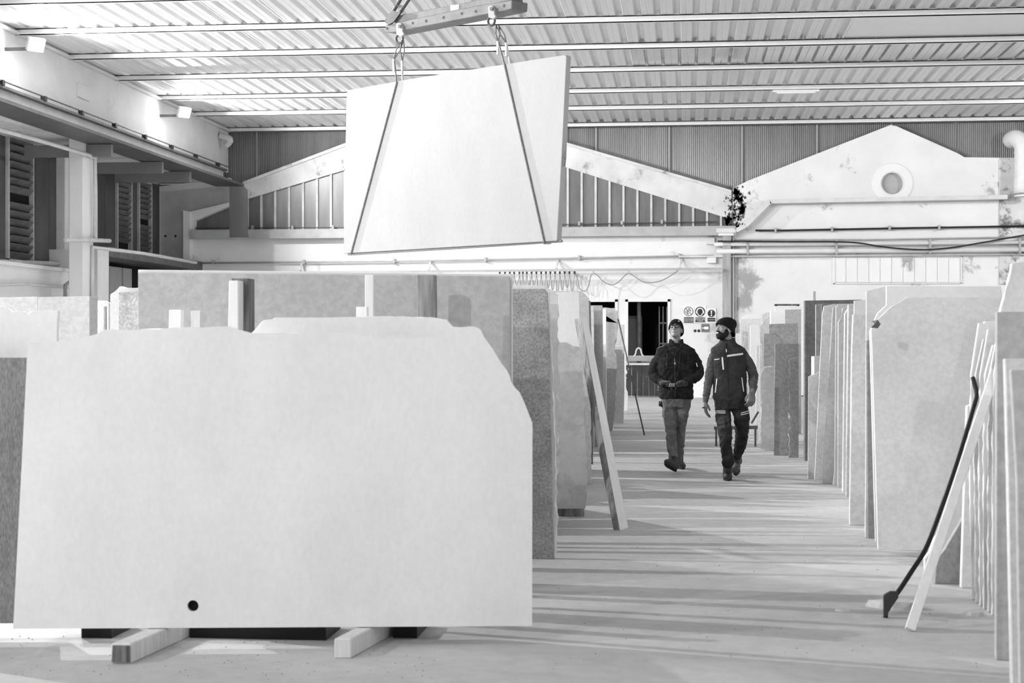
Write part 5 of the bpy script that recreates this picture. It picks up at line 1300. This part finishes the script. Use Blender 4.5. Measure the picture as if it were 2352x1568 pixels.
for k in range(nn - 1):
    for j in range(2): Fc.append((3 * k + j, 3 * k + j + 1, 3 * k + j + 4, 3 * k + j + 3))
q.add(V, Fc); cl = q.mk('collar', VEST, MB_, smooth=True); so = cl.modifiers.new('t', 'SOLIDIFY'); so.thickness = .012
for pts_ in ([(1641, 814, .01, .05), (1635, 832, .01, .056), (1631, 860, -.01, .056), (1625, 890, -.04, .044), (1621, 916, -.06, .036)],
             [(1706, 813, .01, .052), (1720, 834, .02, .058), (1729.5, 858, .03, .056), (1730, 880, -.04, .050), (1728, 900, -.11, .039)]):
    q = G(); limb(q, YM, pts_); organic(q.mk('sleeve', SLEEVE, MB_), .008, 2, .028, .04)
strip(((1670, 817.5), (1707, 812.5), 2.2), YM - .2, VB, REFL, 'chest_band', MB_)
strip(((1659.5, 820), (1662, 849), 1.6), YM - .2, VB, REFL, 'pocket_zip', MB_)
strip(((1647.5, 870), (1644, 902), .9), YM - .2, VB, REFL, 'side_zip', MB_)
strip(((1704, 867), (1708.5, 900), .9), YM - .2, VB, REFL, 'side_zip', MB_)
strip(((1642, 826), (1653, 824), 1.0), YM - .2, VB, REFL, 'chest_print', MB_)
strip(((1669, 790), (1674, 915), .8), YM - .2, VB, BLACK, 'front_zip', MB_)
strip(((1668.5, 802), (1669, 809), 1.0), YM - .2, VB, REFL, 'zip_pull', MB_)
q = G(); loft(q, YM, [(1676, 906, 36, .125, 0), (1677, 920, 36, .125, 0), (1679, 938, 35, .12, 0)])
limb(q, YM, [(1660, 930, 0, .092), (1661, 958, -.05, .088), (1665, 988, -.12, .08), (1667, 1020, -.18, .068), (1671, 1050, -.23, .066), (1672, 1062, -.24, .070)])
limb(q, YM, [(1697, 930, 0, .098), (1703, 958, .02, .090), (1704, 990, .08, .076), (1701, 1020, .28, .068), (1695, 1040, .42, .055), (1692, 1047, .46, .052)])
TB = organic(q.mk('trousers', DTROU, MB_), .009, 2, .034, .05)
strip(((1644, 945), (1667, 945), .8), YM - .25, TB, REFL, 'reflective_band', MB_)
strip(((1645, 949), (1667, 949.5), .8), YM - .25, TB, REFL, 'reflective_band', MB_)
strip(((1703, 950), (1721, 945), .8), YM - .25, TB, REFL, 'reflective_band', MB_)
strip(((1703, 954), (1721, 950), .8), YM - .25, TB, REFL, 'reflective_band', MB_)
strip(((1662, 958), (1665, 984), 12), YM - .3, TB, PAD, 'knee_pad', MB_, .006)
q = G(); qs = G(); g0 = PZ(1672, 1105, 0); toe = Vector((g0[0], g0[1] + .02, 0)); boot(q, qs, toe + Vector((.0, .29, 0)), toe, (0, 0, 1), .052); A = PY(1672, 1060, YM - .24); q.tube([Vector((toe[0], toe[1] + .21, .05)), A], [.056, .055], 12)
organic(q.mk('boot', LEATH, MB_), .008, 3); qs.mk('boot_sole', SOLE, MB_, bevel=.005)
q = G()
for k in range(4):
    z_ = .07 + k * .028; c = Vector((toe[0], toe[1] + .085 + k * .022, z_ + .022)); q.tube([c - Vector((.025, 0, 0)), c + Vector((.025, 0, .01))], .004, 5); q.tube([c - Vector((.025, 0, -.01)), c + Vector((.025, 0, 0))], .004, 5)
q.mk('laces', SLEEVE, MB_)
q = G(); qs = G(); g0 = PZ(1690, 1093, 0); toe = Vector((g0[0], g0[1], 0)); hl = toe + Vector((.03, .26, .11)); boot(q, qs, hl, toe, (0, .1, 1), .05); A = PY(1692, 1044, YM + .46); q.tube([hl + Vector((0, -.05, .05)), A], [.055, .052], 12)
organic(q.mk('boot', mat('boot_dusty', .10, .7, var=.5, scale=16), MB_), .008, 3); qs.mk('boot_sole', SOLE, MB_, bevel=.005)
q = G(); c = PY(1613, 936, YM - .1); q.tube([c, c + Vector((.05, 0, 0))], .008, 6); q.mk('pencil_stub', BLACK, label='dark pencil stub held in the bearded man’s lower hand', cat='pencil')
